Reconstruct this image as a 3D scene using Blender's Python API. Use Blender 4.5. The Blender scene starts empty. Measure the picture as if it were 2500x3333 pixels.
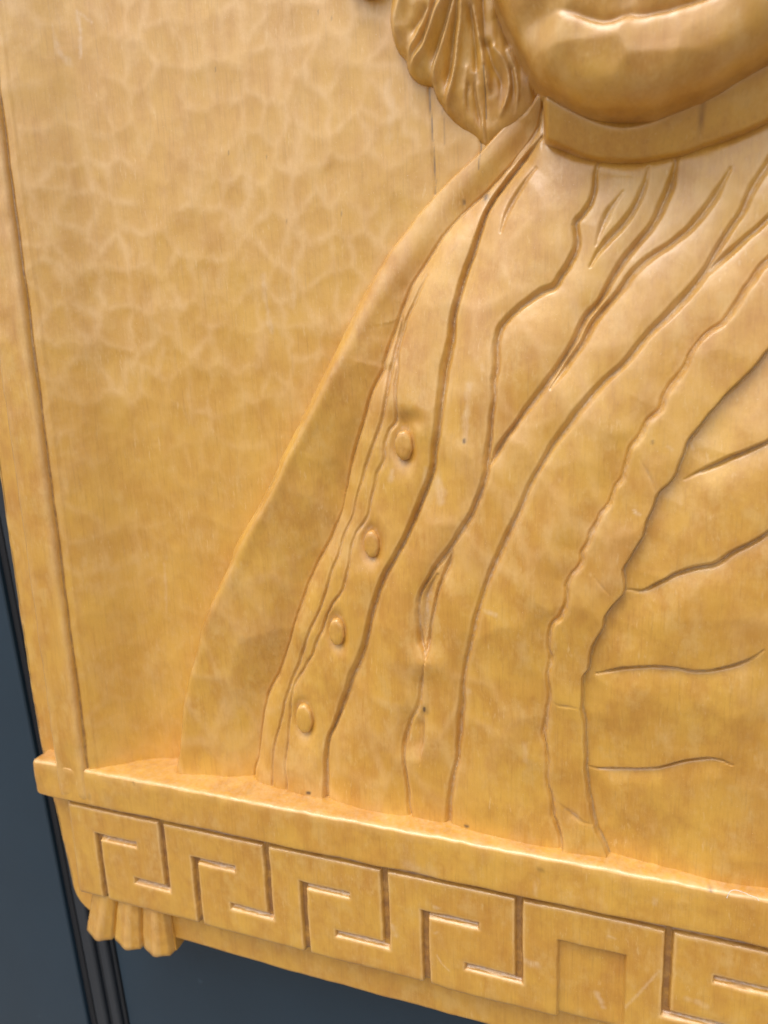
import bpy, math
import numpy as np
from mathutils import Matrix, Vector

# ------------------------------------------------------------------ camera, world, light, exposure
scene = bpy.context.scene
COL = scene.collection
BASE_Z = 1.35            # height of the meander board above the pavement (m)
MM = 0.001

cam_data = bpy.data.cameras.new('camera')
cam = bpy.data.objects.new('camera', cam_data)
COL.objects.link(cam)
scene.camera = cam
cam_data.sensor_fit = 'HORIZONTAL'
cam_data.sensor_width = 36.0
cam_data.lens = 31.6723
cam_data.clip_start = 0.01
cam_data.clip_end = 200.0
cam_data.dof.use_dof = True
cam_data.dof.focus_distance = 0.235
cam_data.dof.aperture_fstop = 15.0
cam.matrix_world = Matrix([[0.9458745, -0.029672, 0.3231734, 0.1780653], [0.32268, 0.1922396, -0.9267802, -0.2088715], [-0.0346273, 0.9808993, 0.1914091, 1.5299143], [0, 0, 0, 1]])

world = bpy.data.worlds.new("World")
scene.world = world
world.use_nodes = True
wn, wl = world.node_tree.nodes, world.node_tree.links
wn.clear()
w_out = wn.new('ShaderNodeOutputWorld')
w_bg = wn.new('ShaderNodeBackground')
w_sky = wn.new('ShaderNodeTexSky')
w_hsv = wn.new('ShaderNodeHueSaturation')
SUN_EL, SUN_AZ = math.radians(64), math.radians(-20)   # azimuth: to the right of straight out from the board
w_sky.sky_type = 'NISHITA'
w_sky.sun_disc = False
w_sky.sun_elevation = SUN_EL
w_sky.sun_rotation = math.pi - SUN_AZ
w_sky.dust_density = 4.0
w_sky.air_density = 1.0
w_hsv.inputs['Saturation'].default_value = 0.35       # overcast: the blue is mostly gone
w_bg.inputs['Strength'].default_value = .15
wl.new(w_sky.outputs[0], w_hsv.inputs['Color'])
wl.new(w_hsv.outputs[0], w_bg.inputs['Color'])
wl.new(w_bg.outputs[0], w_out.inputs['Surface'])

sun_data = bpy.data.lights.new('sun', 'SUN')
sun = bpy.data.objects.new('sun', sun_data)
COL.objects.link(sun)
sun_data.energy = .7
sun_data.angle = math.radians(45)
sun_data.color = (1.0, 0.95, 0.88)
sd = Vector((math.sin(SUN_AZ) * math.cos(SUN_EL), -math.cos(SUN_AZ) * math.cos(SUN_EL), math.sin(SUN_EL)))
sun.rotation_euler = sd.to_track_quat('Z', 'Y').to_euler()

scene.view_settings.view_transform = 'Standard'
scene.view_settings.look = 'None'
scene.view_settings.gamma = 1.0
scene.view_settings.exposure = 0.56

# ------------------------------------------------------------------ traced carving, in mm on the board
# x to the right along the board, z up, h out of the board towards the viewer
DATA = {'GDEPTH':[(14.5,110.4,-5.61),(12.0,91.1,-5.98),(9.6,71.1,-6.23),(7.1,50.4,-6.55),(4.7,29.2,-6.49),(2.6,7.5,-6.03),(0.7,-14.6,-5.26),(-1.0,-36.9,-4.14),(36.4,129.4,-6.71),(34.2,111.0,-7.47),(32.0,92.0,-8.08),(29.9,72.3,-8.57),(27.6,51.9,-9.08),(25.2,30.5,-9.79),(23.8,9.6,-8.88),(23.2,-10.8,-6.71),(22.3,-32.1,-5.06),(58.0,163.8,-7.97),(56.8,147.1,-7.67),(55.0,129.7,-8.66),(53.0,111.5,-9.6),(51.6,93.1,-9.61),(49.9,73.8,-10.01),(48.4,54.1,-10.03),(47.0,34.0,-9.74),(46.3,14.2,-8.23),(45.6,-6.0,-6.68),(44.8,-26.8,-5.24),(76.8,179.5,-8.64),(75.6,163.5,-9.1),(74.3,147.0,-9.84),(73.1,130.0,-10.06),(72.2,112.6,-9.81),(71.6,95.0,-8.82),(70.4,76.5,-8.91),(69.3,57.5,-8.89),(68.4,38.3,-8.21),(67.8,19.0,-6.95),(67.1,-0.9,-5.95),(66.3,-21.3,-4.91),(94.4,209.1,-10.97),(94.5,194.1,-9.04),(94.3,178.9,-7.74),(93.5,163.5,-7.95),(92.4,147.4,-8.86),(91.8,131.0,-8.44),(91.5,114.4,-7.39),(91.0,97.4,-6.59),(90.1,79.5,-6.92),(89.1,61.0,-7.19),(88.4,42.2,-6.93),(87.8,23.2,-6.15),(87.3,4.0,-5.14),(86.7,-16.0,-4.48),(110.6,236.5,-13.35),(110.6,222.3,-11.77),(110.8,207.8,-9.85),(111.1,193.2,-7.44),(111.2,178.5,-5.69),(111.0,163.5,-4.92),(110.4,148.1,-5.28),(109.9,132.3,-5.36),(109.5,116.2,-4.78),(109.1,99.6,-4.59),(108.4,82.2,-5.1),(107.7,64.2,-5.66),(107.0,45.8,-5.85),(106.6,27.1,-5.56),(106.1,8.0,-5.06),(105.8,-11.2,-4.26),(125.9,248.2,-13.3),(126.1,234.5,-11.87),(126.3,220.5,-9.85),(126.7,206.4,-7.38),(127.0,192.2,-4.91),(127.2,178.0,-3.34),(127.1,163.5,-2.72),(126.8,148.7,-2.72),(126.6,133.4,-2.72),(126.3,117.8,-2.59),(126.0,101.6,-2.86),(125.5,84.7,-3.6),(125.0,67.1,-4.42),(124.6,49.0,-5.03),(124.2,30.5,-5.38),(124.0,12.0,-4.86),(123.9,-6.6,-3.9),(140.3,259.0,-13.18),(140.6,245.7,-11.41),(140.8,232.3,-9.52),(141.2,218.7,-7.37),(141.6,205.0,-4.83),(141.9,191.3,-2.41),(142.1,177.6,-1.28),(142.1,163.6,-0.91),(142.1,149.2,-0.83),(142.0,134.4,-0.72),(142.0,119.2,-0.83),(141.8,103.4,-1.37),(141.6,86.9,-2.33),(141.4,69.8,-3.31),(141.2,52.2,-4.03),(141.1,34.4,-4.19),(141.1,16.4,-3.76),(141.1,-1.9,-3.29),(154.0,256.5,-11.79),(154.4,243.4,-9.46),(154.8,230.2,-7.2),(155.1,217.1,-5.32),(155.4,203.8,-3.18),(155.8,190.5,-1.19),(156.0,177.2,0.02),(156.2,163.5,0.55),(156.4,149.6,0.78),(156.5,135.3,0.9),(156.7,120.5,0.73),(156.7,105.1,0.03),(156.8,89.1,-1.12),(156.8,72.4,-2.29),(156.9,55.2,-3.18),(157.0,37.7,-3.58),(157.2,20.0,-3.56),(157.4,2.5,-2.73),(167.0,254.3,-10.97),(167.4,241.4,-8.63),(167.8,228.6,-6.35),(168.2,215.7,-4.35),(168.5,202.8,-2.41),(168.9,189.8,-0.56),(169.2,176.8,0.81),(169.6,163.5,1.56),(169.9,149.9,1.94),(170.2,136.0,2.15),(170.5,121.7,2.06),(170.8,106.7,1.29),(171.1,91.1,-0.01),(171.4,74.7,-1.42),(171.7,57.9,-2.62),(172.0,40.7,-3.23),(172.4,24.1,-2.49),(172.8,6.4,-2.49),(179.5,252.3,-10.63),(179.9,239.8,-8.6),(180.2,227.2,-6.38),(180.6,214.5,-3.98),(181.0,201.9,-1.87),(181.4,189.2,0.0),(181.8,176.4,1.41),(182.2,163.4,2.2),(182.7,150.2,2.62),(183.1,136.6,2.88),(183.6,122.7,2.85),(184.1,108.1,2.11),(184.6,92.9,0.78),(185.2,76.9,-0.79),(185.8,60.2,-2.36),(186.4,43.1,-3.75),(187.0,25.3,-4.98),(187.6,8.5,-4.25),(191.4,250.5,-10.35),(191.8,238.2,-8.36),(192.2,225.8,-6.04),(192.5,213.3,-3.46),(192.9,200.9,-1.19),(193.4,188.5,0.61),(193.8,176.0,1.84),(194.4,163.3,2.47),(194.9,150.4,2.84),(195.5,137.1,3.08),(196.1,123.5,3.0),(196.8,109.3,2.39),(197.5,94.4,1.23),(198.4,78.9,-0.3),(199.2,62.6,-1.97),(200.1,45.8,-3.45),(200.9,28.9,-4.22),(201.6,12.5,-3.47),(202.8,248.6,-9.95),(203.2,236.5,-7.89),(203.6,224.4,-5.45),(204.0,212.2,-2.83),(204.3,200.0,-0.59),(204.8,187.9,0.94),(205.4,175.7,1.91),(206.0,163.2,2.39),(206.7,150.5,2.68),(207.4,137.5,2.9),(208.1,124.1,2.83),(209.0,110.3,2.34),(209.9,95.8,1.4),(210.9,80.7,0.01),(212.0,64.9,-1.51),(213.1,48.7,-2.62),(214.0,32.7,-2.73),(214.8,16.7,-2.22),(213.8,246.8,-9.5),(214.2,235.0,-7.41),(214.6,223.0,-5.0),(214.9,211.1,-2.49),(215.3,199.2,-0.42),(215.9,187.3,0.91),(216.5,175.3,1.73),(217.2,163.1,2.16),(218.0,150.6,2.4),(218.8,137.8,2.55),(219.7,124.7,2.44),(220.7,111.1,1.99),(221.8,97.0,1.16),(223.0,82.2,-0.06),(224.3,66.9,-1.41),(225.5,51.1,-2.54),(226.7,35.0,-3.29),(227.9,18.5,-3.9),(224.4,245.1,-9.1),(224.8,233.5,-7.03),(225.2,221.8,-4.8),(225.5,210.1,-2.6),(226.0,198.5,-0.76),(226.6,186.8,0.52),(227.3,175.0,1.33),(228.1,163.0,1.78),(229.0,150.7,2.01),(229.9,138.1,2.07),(231.0,125.2,1.9),(232.1,111.9,1.44),(233.3,98.0,0.65),(234.7,83.6,-0.44),(236.1,68.6,-1.68),(237.6,53.1,-2.86),(239.1,37.2,-3.89),(240.4,21.0,-4.54)],'CURVES':{'L1':([(155.36,259.45),(153.89,254.96),(152.79,251.74),(149.74,247.47),(143.38,241.64),(136.76,235.71),(129.9,230.3),(122.89,223.54),(118.12,217.04),(112.83,209.68),(108.77,201.4),(106.32,194.64),(102.91,185.51),(102.78,183.69),(98.14,175.84),(95.23,166.97),(92.08,159.34),(88.72,149.91),(86.1,140.34),(83.55,132.22),(78.58,122.12),(73.64,114.28),(69.64,106.41),(66.47,98.43),(61.95,87.39),(57.75,76.92),(53.56,67.15),(48.99,59.05),(46.37,51.06),(44.36,41.07),(42.2,29.96),(40.02,23.67),(38.89,15.76)],1.2,1.2,3.6,10,2.2,4.5,0.15,0.6,0),'L2':([(108.76,201.78),(109.92,199.02),(107.26,186.87),(105.79,183.06),(104.71,174.96),(102.86,166.94),(99.55,159.45),(96.48,152.49),(93.4,144.6),(91.4,139.0),(89.88,133.37),(86.04,125.91),(83.07,117.56),(80.16,111.57),(77.65,103.87),(74.48,95.87),(70.7,88.44),(66.13,78.01),(61.55,68.25),(57.42,58.38),(54.23,47.54),(51.71,39.51),(50.3,31.65),(49.44,20.21),(48.66,13.36)],1.1,1.1,0.8,5,0.5,5,0.15,1,0),'L3':([(119.03,212.62),(115.02,205.47),(111.8,198.89),(109.21,190.63),(108.57,182.96),(108.2,174.89),(107.82,166.92),(105.4,162.88),(103.78,158.02),(103.04,152.71),(99.71,147.21),(98.09,140.15),(95.19,132.13),(91.02,126.28),(88.62,119.67),(87.58,112.31),(85.17,105.54),(80.79,99.2),(77.49,93.66),(73.8,84.43),(69.99,77.65),(64.52,68.69),(60.98,62.64),(58.73,52.06),(57.59,39.69),(56.51,29.24),(56.59,20.42),(56.37,14.2)],1.1,1.0,0.7,5,0.3,5,0.25,1,0),'L4':([(154.96,248.98),(152.58,246.99),(149.12,244.13),(145.61,239.88),(141.3,235.0),(137.65,229.2),(135.86,223.73),(134.08,218.19),(131.52,211.94),(129.73,205.53),(127.95,197.73),(127.29,191.14),(125.77,183.8),(124.57,176.36),(123.72,170.32),(122.81,163.44),(121.43,156.43),(120.93,151.73),(118.79,145.01),(114.94,136.55),(110.6,127.07),(105.81,118.87),(101.81,112.15),(99.04,105.42),(96.61,98.57),(94.44,89.88),(91.77,81.75),(87.1,71.36),(83.36,61.8),(79.12,52.02),(75.92,44.13),(74.67,36.57),(73.9,19.74),(73.52,14.05)],1.7,1.8,0.6,7,1.5,7,0.15,1,0),'L5':([(171.33,239.8),(169.82,235.66),(169.3,231.04),(167.45,226.58),(164.55,223.22),(164.63,220.19),(165.06,216.77),(163.82,212.85),(161.23,208.33),(159.26,205.08),(154.43,203.4),(147.4,198.83),(144.2,195.15),(142.82,190.97),(142.15,185.28),(141.83,178.1),(141.1,170.83),(140.32,163.45),(139.52,155.94),(138.86,149.84),(137.76,145.05),(135.14,137.73),(132.1,132.42),(127.43,125.38),(120.19,115.58),(115.99,108.11),(114.41,101.52),(114.73,94.22),(115.7,86.89),(116.42,81.54)],1.5,1.5,0.6,6,1.0,7,0.3,1,1),'L5r':([(127.82,125.78),(126.17,119.21),(122.47,110.36),(120.27,102.21),(118.37,93.05),(116.5,81.55)],1.3,1.6,1.2,4,0.5,4,0.15,1,1),'L5m':([(121.78,114.96),(118.0,107.53),(116.76,100.99),(116.71,94.48),(116.67,88.69)],3.2,1.3,0,5,0,5,0.15,1,1),'L5d':([(116.43,81.96),(114.93,72.37),(113.96,66.17),(110.02,57.63),(107.57,48.35),(107.32,39.4),(108.31,27.87),(108.99,21.58),(109.05,16.13)],1.3,1.3,1.0,6,0.5,6,0.25,1,0),'L5p':([(115.5,64.69),(115.24,56.8),(114.69,49.65),(113.36,41.4)],1.2,0.6,1.6,6,0,4,0.15,1,1),'L6':([(191.56,238.09),(190.54,231.79),(188.56,226.19),(185.64,219.98),(182.01,215.76),(178.34,210.83),(175.27,205.79),(172.17,200.14),(168.33,195.68),(165.79,190.39),(161.86,183.72),(157.82,177.61),(153.64,172.06),(149.33,166.36),(144.88,160.49),(141.83,155.22),(139.33,150.23)],1.7,1.6,0.8,6,0.8,6,0.15,1,1),'L6b':([(184.23,235.86),(183.42,231.4),(181.07,225.75),(178.02,221.45),(174.28,217.19),(171.13,213.49),(168.92,210.01)],1.6,1.3,0,5,0,5,0.15,1,1),'L6c':([(177.76,230.08),(174.98,226.41),(172.82,222.66),(171.61,219.45),(170.74,215.54)],1.7,0.9,0,5,0,5,0.15,1,1),'L5b':([(153.13,240.02),(149.33,235.81),(146.53,232.1),(144.42,228.23),(143.39,224.86),(142.7,222.49)],2.1,1.1,0,5,0,5,0.15,1,1),'L7':([(204.79,233.06),(202.33,227.68),(199.52,222.92),(195.48,218.25),(190.14,214.28),(184.06,210.3),(179.79,205.41),(179.18,204.27),(174.81,199.28),(171.01,194.84),(167.84,188.92),(164.59,184.29),(161.26,179.59),(158.56,175.48)],1.9,1.5,0.8,7,0.6,7,0.15,1,1),'L8':([(216.81,238.18),(213.59,232.47),(210.41,227.28),(208.3,221.25),(204.98,215.93),(202.21,211.13),(199.99,206.89),(197.15,202.66),(196.0,201.27),(192.52,197.03),(187.75,192.46),(183.52,187.44),(180.46,183.6),(176.06,179.07),(171.57,174.44),(167.65,169.69),(163.64,164.12),(159.53,158.4),(156.02,151.78),(153.14,146.51),(150.95,141.16),(148.99,136.45),(145.47,128.33),(141.82,119.95),(138.81,112.13),(136.45,104.16),(134.01,95.16),(131.88,85.95),(130.33,76.59),(129.73,69.64),(128.69,59.19),(127.64,47.67),(125.82,38.47),(124.4,29.21),(123.86,21.0),(123.57,15.64)],1.7,1.6,0.8,8,0.8,8,0.15,0,0),'L8b':([(218.41,222.06),(213.99,218.22),(209.63,214.3),(205.14,210.33),(201.73,207.49),(198.88,204.56),(196.3,201.25)],1.6,1.3,0.5,5,0.5,5,0.15,0,1),'L9':([(219.75,213.91),(214.32,206.99),(211.13,202.27),(208.93,199.95),(204.59,192.71),(200.04,188.52),(197.17,185.45),(195.53,181.0),(193.23,177.16),(190.29,173.29),(189.21,168.65),(186.15,166.01),(184.4,161.26),(181.91,158.51),(180.74,154.34),(179.58,149.42),(177.67,146.52),(176.57,141.86),(173.56,137.05),(171.74,133.57),(170.55,129.38),(168.99,126.49),(168.74,122.97),(166.18,118.48),(164.9,114.75),(164.3,109.54),(162.99,104.92),(160.61,101.6),(159.61,95.31),(159.99,89.1),(158.96,82.58),(159.35,75.38),(158.31,67.03),(157.99,60.34),(159.13,53.04),(159.21,44.65),(160.75,38.22),(161.58,30.8),(163.15,25.28),(163.99,20.11),(164.23,15.63)],1.3,1.1,1.1,7,0,6,0.35,0,0),'L10':([(220.63,191.13),(215.31,183.97),(212.15,179.71),(208.3,175.39),(204.42,170.33),(201.04,165.81),(197.01,160.54),(196.3,156.38),(195.0,153.24),(193.69,150.07),(192.33,147.82),(189.8,144.88),(188.76,140.96),(186.84,136.31),(185.52,130.94),(183.24,126.09),(181.21,121.84),(181.43,114.86),(179.33,111.1),(176.25,106.41),(175.7,102.65),(173.19,97.08),(171.95,92.32),(171.39,86.8),(170.07,84.25),(170.26,73.09),(171.07,66.73),(171.23,57.72),(171.38,50.29),(172.6,42.22),(173.79,36.65),(175.39,29.58),(177.63,24.97),(179.54,19.72),(181.43,15.21)],0.8,0.9,0,6,2.2,10,0.25,0,0),'M1':([(220.2,161.76),(216.71,159.69),(211.37,156.99),(207.08,154.85),(201.62,152.04),(196.34,149.03)],1.0,1.2,0.0,4,1.1,5,0.15,0,1),'M2':([(221.81,137.46),(218.31,134.53),(215.06,131.88),(209.68,128.12),(205.87,125.0),(200.74,123.4),(194.97,120.7),(190.3,117.3),(186.71,115.15),(182.05,115.05)],1.15,1.2,0.0,4,1.1,5,0.15,0,1),'M3':([(219.82,99.94),(216.9,96.87),(213.02,94.34),(207.85,92.32),(202.52,91.09),(196.39,91.52),(190.18,90.89),(183.85,89.91),(179.35,87.92),(173.77,85.34)],1.0,1.2,0.0,4,1.1,5,0.15,1,1),'M4':([(214.52,60.59),(210.46,61.81),(205.54,61.14),(199.35,58.52),(193.02,55.28),(185.1,53.3),(176.94,51.42),(172.06,51.24)],0.85,1.2,0.0,4,1.1,5,0.15,1,1),'W1':([(159.35,75.38),(162.57,73.47),(166.78,73.74),(170.26,73.09)],0.9,0.4,0,5,0,5,0.15,1,1),'W2':([(172.72,119.06),(175.37,115.75),(178.0,113.13)],1.0,0.35,0,5,0,5,0.15,1,1),'W3':([(162.23,37.69),(165.93,35.13),(170.33,31.95),(173.92,31.38)],1.5,0.4,0.4,5,0,5,0.15,1,1),'W4':([(184.05,155.69),(187.23,149.97),(188.54,146.78),(189.5,144.87)],1.2,0.3,0,5,0,5,0.15,1,1)},'RIDGE':[(146.52,253.35),(136.88,244.06),(129.66,236.44),(111.4,216.97),(100.17,205.54),(87.55,187.53),(81.04,176.18),(72.13,163.58),(63.3,150.48),(55.04,136.86),(49.36,127.93),(42.19,114.17),(33.75,98.03),(25.86,80.25)],'SIL':[(150.99,262.18),(145.54,257.15),(137.07,249.43),(129.68,244.17),(120.48,237.1),(111.78,228.83),(102.79,219.16),(91.03,202.19),(82.49,187.07),(77.2,179.31),(69.83,167.24),(63.61,157.25),(60.61,153.02),(59.81,149.25),(55.72,142.68),(50.27,134.64),(42.39,124.46),(38.15,117.84),(37.18,112.73),(32.37,104.4),(27.67,94.5),(23.91,86.41),(20.84,77.21),(17.14,67.83),(13.06,56.1),(10.52,47.4),(8.62,36.49),(6.89,27.71),(4.32,17.78),(0.95,5.31)],'HAIR':[(110.25,293.33),(109.43,289.93),(109.01,286.13),(109.37,283.07),(110.32,279.89),(112.02,277.78),(113.02,276.09),(113.14,274.25),(113.63,272.95),(115.16,271.18),(117.57,269.57),(120.84,268.28),(121.32,266.54),(122.32,264.55),(123.49,262.85),(124.32,261.04),(126.33,258.45),(128.35,256.32),(130.37,254.5),(133.38,251.62),(136.05,249.11),(137.88,247.03),(139.72,248.61),(142.37,250.67),(145.64,252.02),(149.18,253.6),(152.03,255.83),(153.59,257.94),(153.82,260.82),(154.48,263.31),(157.51,268.53),(157.3,285.32)],'HRIDGE':{'a':([(127.47,288.84),(124.08,284.9),(121.98,280.94),(119.86,277.21),(117.4,274.97),(114.3,273.1)],2.2,2.4),'b':([(122.83,288.59),(119.31,282.3),(117.18,279.45),(115.4,277.39),(114.1,274.48)],1.6,1.6),'c':([(130.41,288.27),(127.34,281.42),(125.6,277.37),(123.51,273.33),(122.3,269.38),(121.87,265.56)],2.2,2.2),'d':([(132.35,287.9),(131.28,280.7),(130.24,276.56),(129.16,270.61),(127.05,264.44),(125.12,260.84)],1.8,2.2),'e':([(134.29,287.52),(135.84,281.29),(136.61,276.87),(137.22,273.31),(137.68,269.19),(138.93,261.98)],1.6,1.6),'f':([(140.6,273.87),(143.46,270.52),(144.72,266.86),(144.88,263.37),(143.44,258.93),(140.85,255.64)],1.2,1.2),'g':([(144.72,272.58),(146.62,267.69),(147.32,262.98),(146.95,258.98),(146.16,256.76)],1.0,0.9),'h':([(113.73,290.34),(111.54,286.66),(111.25,283.17),(112.01,280.07)],3.0,1.5),'i':([(135.07,268.46),(135.34,262.54),(136.44,256.44),(136.89,250.69)],1.3,1.2),'j':([(132.46,270.06),(131.75,266.07),(131.02,261.43)],1.0,0.7)},'HGROOVE':{'a':([(124.72,289.61),(122.99,286.77),(120.52,282.0),(118.04,278.32),(115.55,275.78)],1.6,1.9),'b':([(120.97,286.87),(118.88,284.35),(116.77,282.09),(114.97,279.45)],1.4,1.4),'c':([(128.64,287.14),(126.58,282.64),(124.51,279.23),(122.73,275.14),(121.6,270.28)],1.7,2.0),'d':([(130.62,287.9),(130.07,284.0),(128.85,279.91),(127.41,272.87),(126.05,268.65),(125.21,263.41)],1.6,2.0),'e':([(134.47,284.32),(135.05,277.35),(135.13,268.05),(134.53,264.32),(135.52,257.34),(136.3,251.22)],1.1,1.3),'f':([(137.71,286.53),(137.82,279.72),(138.1,273.94),(138.56,269.23)],1.4,1.4),'g':([(138.91,274.94),(139.86,270.75),(142.09,266.32),(142.4,262.78),(141.42,258.83)],1.6,1.0),'h':([(145.6,268.05),(145.98,263.37),(145.29,258.24)],1.1,0.7),'i':([(132.63,266.11),(132.25,261.72),(133.18,255.59)],0.9,0.6),'j':([(142.13,281.19),(144.02,275.75),(147.17,270.08)],2.0,0.8)},'JAW':[(140.38,288.98),(142.34,282.16),(144.98,275.76),(148.29,269.22),(151.6,263.27),(152.6,261.07),(155.44,257.2),(159.46,254.13),(163.45,251.23),(167.39,248.98),(171.28,247.49),(175.49,246.59),(180.0,246.04),(184.44,245.58),(186.62,245.98),(190.54,246.83),(195.79,248.15),(200.23,249.56),(204.2,251.68),(207.8,253.13),(211.0,254.29),(214.19,255.75),(218.45,258.95)],'MOUTH':[(154.43,269.83),(156.69,269.83),(158.18,269.83),(160.41,270.1),(163.37,269.21),(166.32,267.66),(169.24,266.11),(172.13,264.92),(174.27,264.8),(176.36,265.32),(178.1,265.67),(179.15,265.25),(181.59,264.7),(183.98,264.76),(187.02,264.85),(189.68,265.33),(192.64,265.74),(195.54,266.47),(198.7,267.76)],'BTOP':[(156.48,255.97),(159.38,253.85),(163.39,251.01),(167.36,248.56),(171.28,246.51),(175.53,245.06),(178.57,244.63),(182.3,244.83),(184.51,245.09),(190.61,246.97),(195.87,248.48),(200.33,249.89),(204.32,252.02),(207.94,253.48),(211.16,254.64),(215.61,256.89)],'BBOT':[(156.47,246.3),(159.75,244.38),(164.23,241.67),(168.25,239.8),(172.61,238.66),(178.06,237.58),(183.01,237.31),(187.5,237.47),(192.99,237.85),(198.34,238.95),(203.57,240.2),(208.67,241.61),(212.29,242.84),(216.86,244.93)],'BUTTONS':[[110.82,158.25,-4.91,2.97,4.97],[97.26,123.24,-7.12,2.75,4.87],[81.87,88.97,-7.65,2.95,5.15],[65.6,51.15,-9.02,3.44,5.99]],'DARK':[([(119.47,268.48),(119.5,264.64),(119.95,260.39),(120.35,253.18),(120.44,248.64),(120.9,241.25),(120.73,237.75)],0.2,0.7,-19.0),([(137.62,269.78),(137.69,262.17),(137.74,254.76),(137.85,247.23)],0.18,0.7,-6.5),([(135.43,251.15),(135.64,248.34),(135.06,242.81)],0.2,0.6,-19.0),([(123.59,261.79),(124.24,257.52),(123.96,251.72)],0.2,0.3,-19.0),([(137.54,234.68),(137.55,233.95)],0.8,0.75,-10.3),([(137.54,234.68),(137.55,233.95)],1.7,0.28,-10.3),([(130.23,234.35),(130.24,233.62)],0.5,0.55,-11.3),([(115.74,64.35),(115.7,63.38)],0.6,0.9,-5.1),([(115.74,64.35),(115.7,63.38)],1.5,0.3,-5.1),([(132.1,160.42),(132.09,159.64)],0.45,0.7,-2.1),([(187.63,160.24),(187.66,159.54)],0.4,0.4,2.5),([(-10.65,17.38),(-9.68,17.55)],0.6,0.6,-1.0),([(41.86,20.25),(42.71,20.4)],0.6,0.6,-1.0),([(66.49,21.01),(67.29,21.16)],0.7,0.9,-1.0),([(66.58,21.01),(67.38,21.16)],0.6,0.9,-1.0),([(130.43,20.75),(131.09,20.89)],0.6,0.8,2.0),([(209.67,18.77),(210.18,18.9)],0.5,0.6,2.0),([(157.5,14.61),(158.11,14.75)],0.9,0.35,2.0),([(-34.37,6.79),(-33.34,6.97)],0.7,0.4,-1.0),([(88.03,235.81),(87.97,234.64)],0.2,0.4,-19.0),([(67.49,235.36),(67.4,234.16)],0.2,0.4,-19.0),([(44.64,286.52),(44.54,285.38)],0.2,0.4,-19.0),([(61.5,256.81),(61.41,255.63)],0.2,0.4,-19.0),([(47.18,260.16),(47.08,258.97)],0.2,0.4,-19.0),([(88.25,294.21),(88.19,293.15)],0.2,0.4,-19.0),([(83.5,296.41),(83.44,295.36)],0.2,0.4,-19.0)],'PALE':[([(-22.71,319.64),(-19.27,314.51),(-16.92,307.06),(-15.77,300.79),(-11.71,295.03)],1.2,0.55,-16.0),([(-28.52,307.27),(-26.37,302.83),(-24.06,299.38)],1.4,0.4,-14.0),([(-7.35,311.74),(-7.0,304.71),(-7.94,297.32)],0.7,0.7,-17.0),([(-7.35,311.74),(-2.42,307.88)],0.5,0.6,-17.0),([(-23.06,287.88),(-21.58,283.45)],0.9,0.5,-17.0),([(56.82,218.08),(57.26,207.37),(58.5,198.64)],1.0,0.45,-20.0),([(106.0,272.74),(107.26,263.51),(105.44,256.42)],1.6,0.35,-20.0),([(1.51,108.55),(1.2,99.19),(0.27,86.93)],0.5,0.4,-19.0),([(-18.27,66.03),(-18.15,56.7)],0.5,0.6,-18.0),([(-33.46,22.8),(-30.54,25.52)],0.8,0.3,-15.0),([(67.54,213.04),(69.15,219.18),(67.73,206.68)],0.9,0.3,-20.0),([(122.68,147.64),(123.32,143.53),(124.13,140.52)],1.8,0.55,-3.2),([(106.23,149.56),(105.46,146.67)],1.2,0.6,-6.1),([(118.66,150.82),(117.74,144.95)],0.8,0.5,-4.0),([(133.77,177.6),(132.95,167.21),(132.09,159.65)],1.1,0.55,-2.2),([(138.0,183.3),(138.4,181.83)],0.6,0.4,-2.1),([(191.48,158.87),(192.9,157.85)],0.4,0.5,2.6),([(183.17,140.31),(185.18,138.96)],0.25,0.9,2.9),([(174.78,200.62),(175.41,201.24)],0.3,0.6,-2.0),([(138.7,104.03),(141.67,103.2)],0.8,0.6,-1.5),([(151.35,57.47),(151.88,50.82)],1.0,0.3,-3.4),([(183.4,139.6),(185.12,138.74)],0.3,0.9,2.9),([(131.18,72.52),(132.38,73.55)],0.8,0.4,-3.7),([(197.87,159.48),(198.52,157.62)],0.3,0.6,2.6),([(119.95,-31.94),(121.81,-35.06),(124.64,-37.52)],0.25,0.9,0.5),([(103.18,-24.12),(104.06,-27.55)],1.1,0.5,0.5),([(151.9,-25.32),(156.57,-25.71)],1.2,0.5,0.5),([(110.62,5.53),(118.79,3.23)],2.2,0.35,0.5),([(119.42,-11.29),(121.31,-11.52)],0.8,0.6,0.5),([(119.5,-22.66),(120.16,-21.77)],0.6,0.5,0.5),([(196.72,-16.19),(192.36,-24.06),(186.35,-34.32)],0.5,0.5,1.0),([(177.09,-33.84),(179.15,-39.02)],0.9,0.6,1.0),([(205.73,-24.53),(211.28,-25.71)],1.2,0.4,1.0),([(155.82,4.94),(156.9,10.44)],0.6,0.35,1.0),([(194.04,12.94),(193.88,10.41)],0.4,0.5,1.0),([(207.99,0.36),(224.54,2.43)],0.2,0.3,1.0),([(180.2,-7.18),(182.35,-7.9)],0.5,0.5,1.0)],'LINT':[(214.54,18.29),(215.27,20.8),(217.09,21.4),(220.0,20.91),(222.64,20.57),(223.32,19.68)]}

# ------------------------------------------------------------------ numeric helpers
def sstep(a, b, x):
    t = np.clip((x - a) / (b - a), 0, 1)
    return t * t * (3 - 2 * t)

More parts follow.
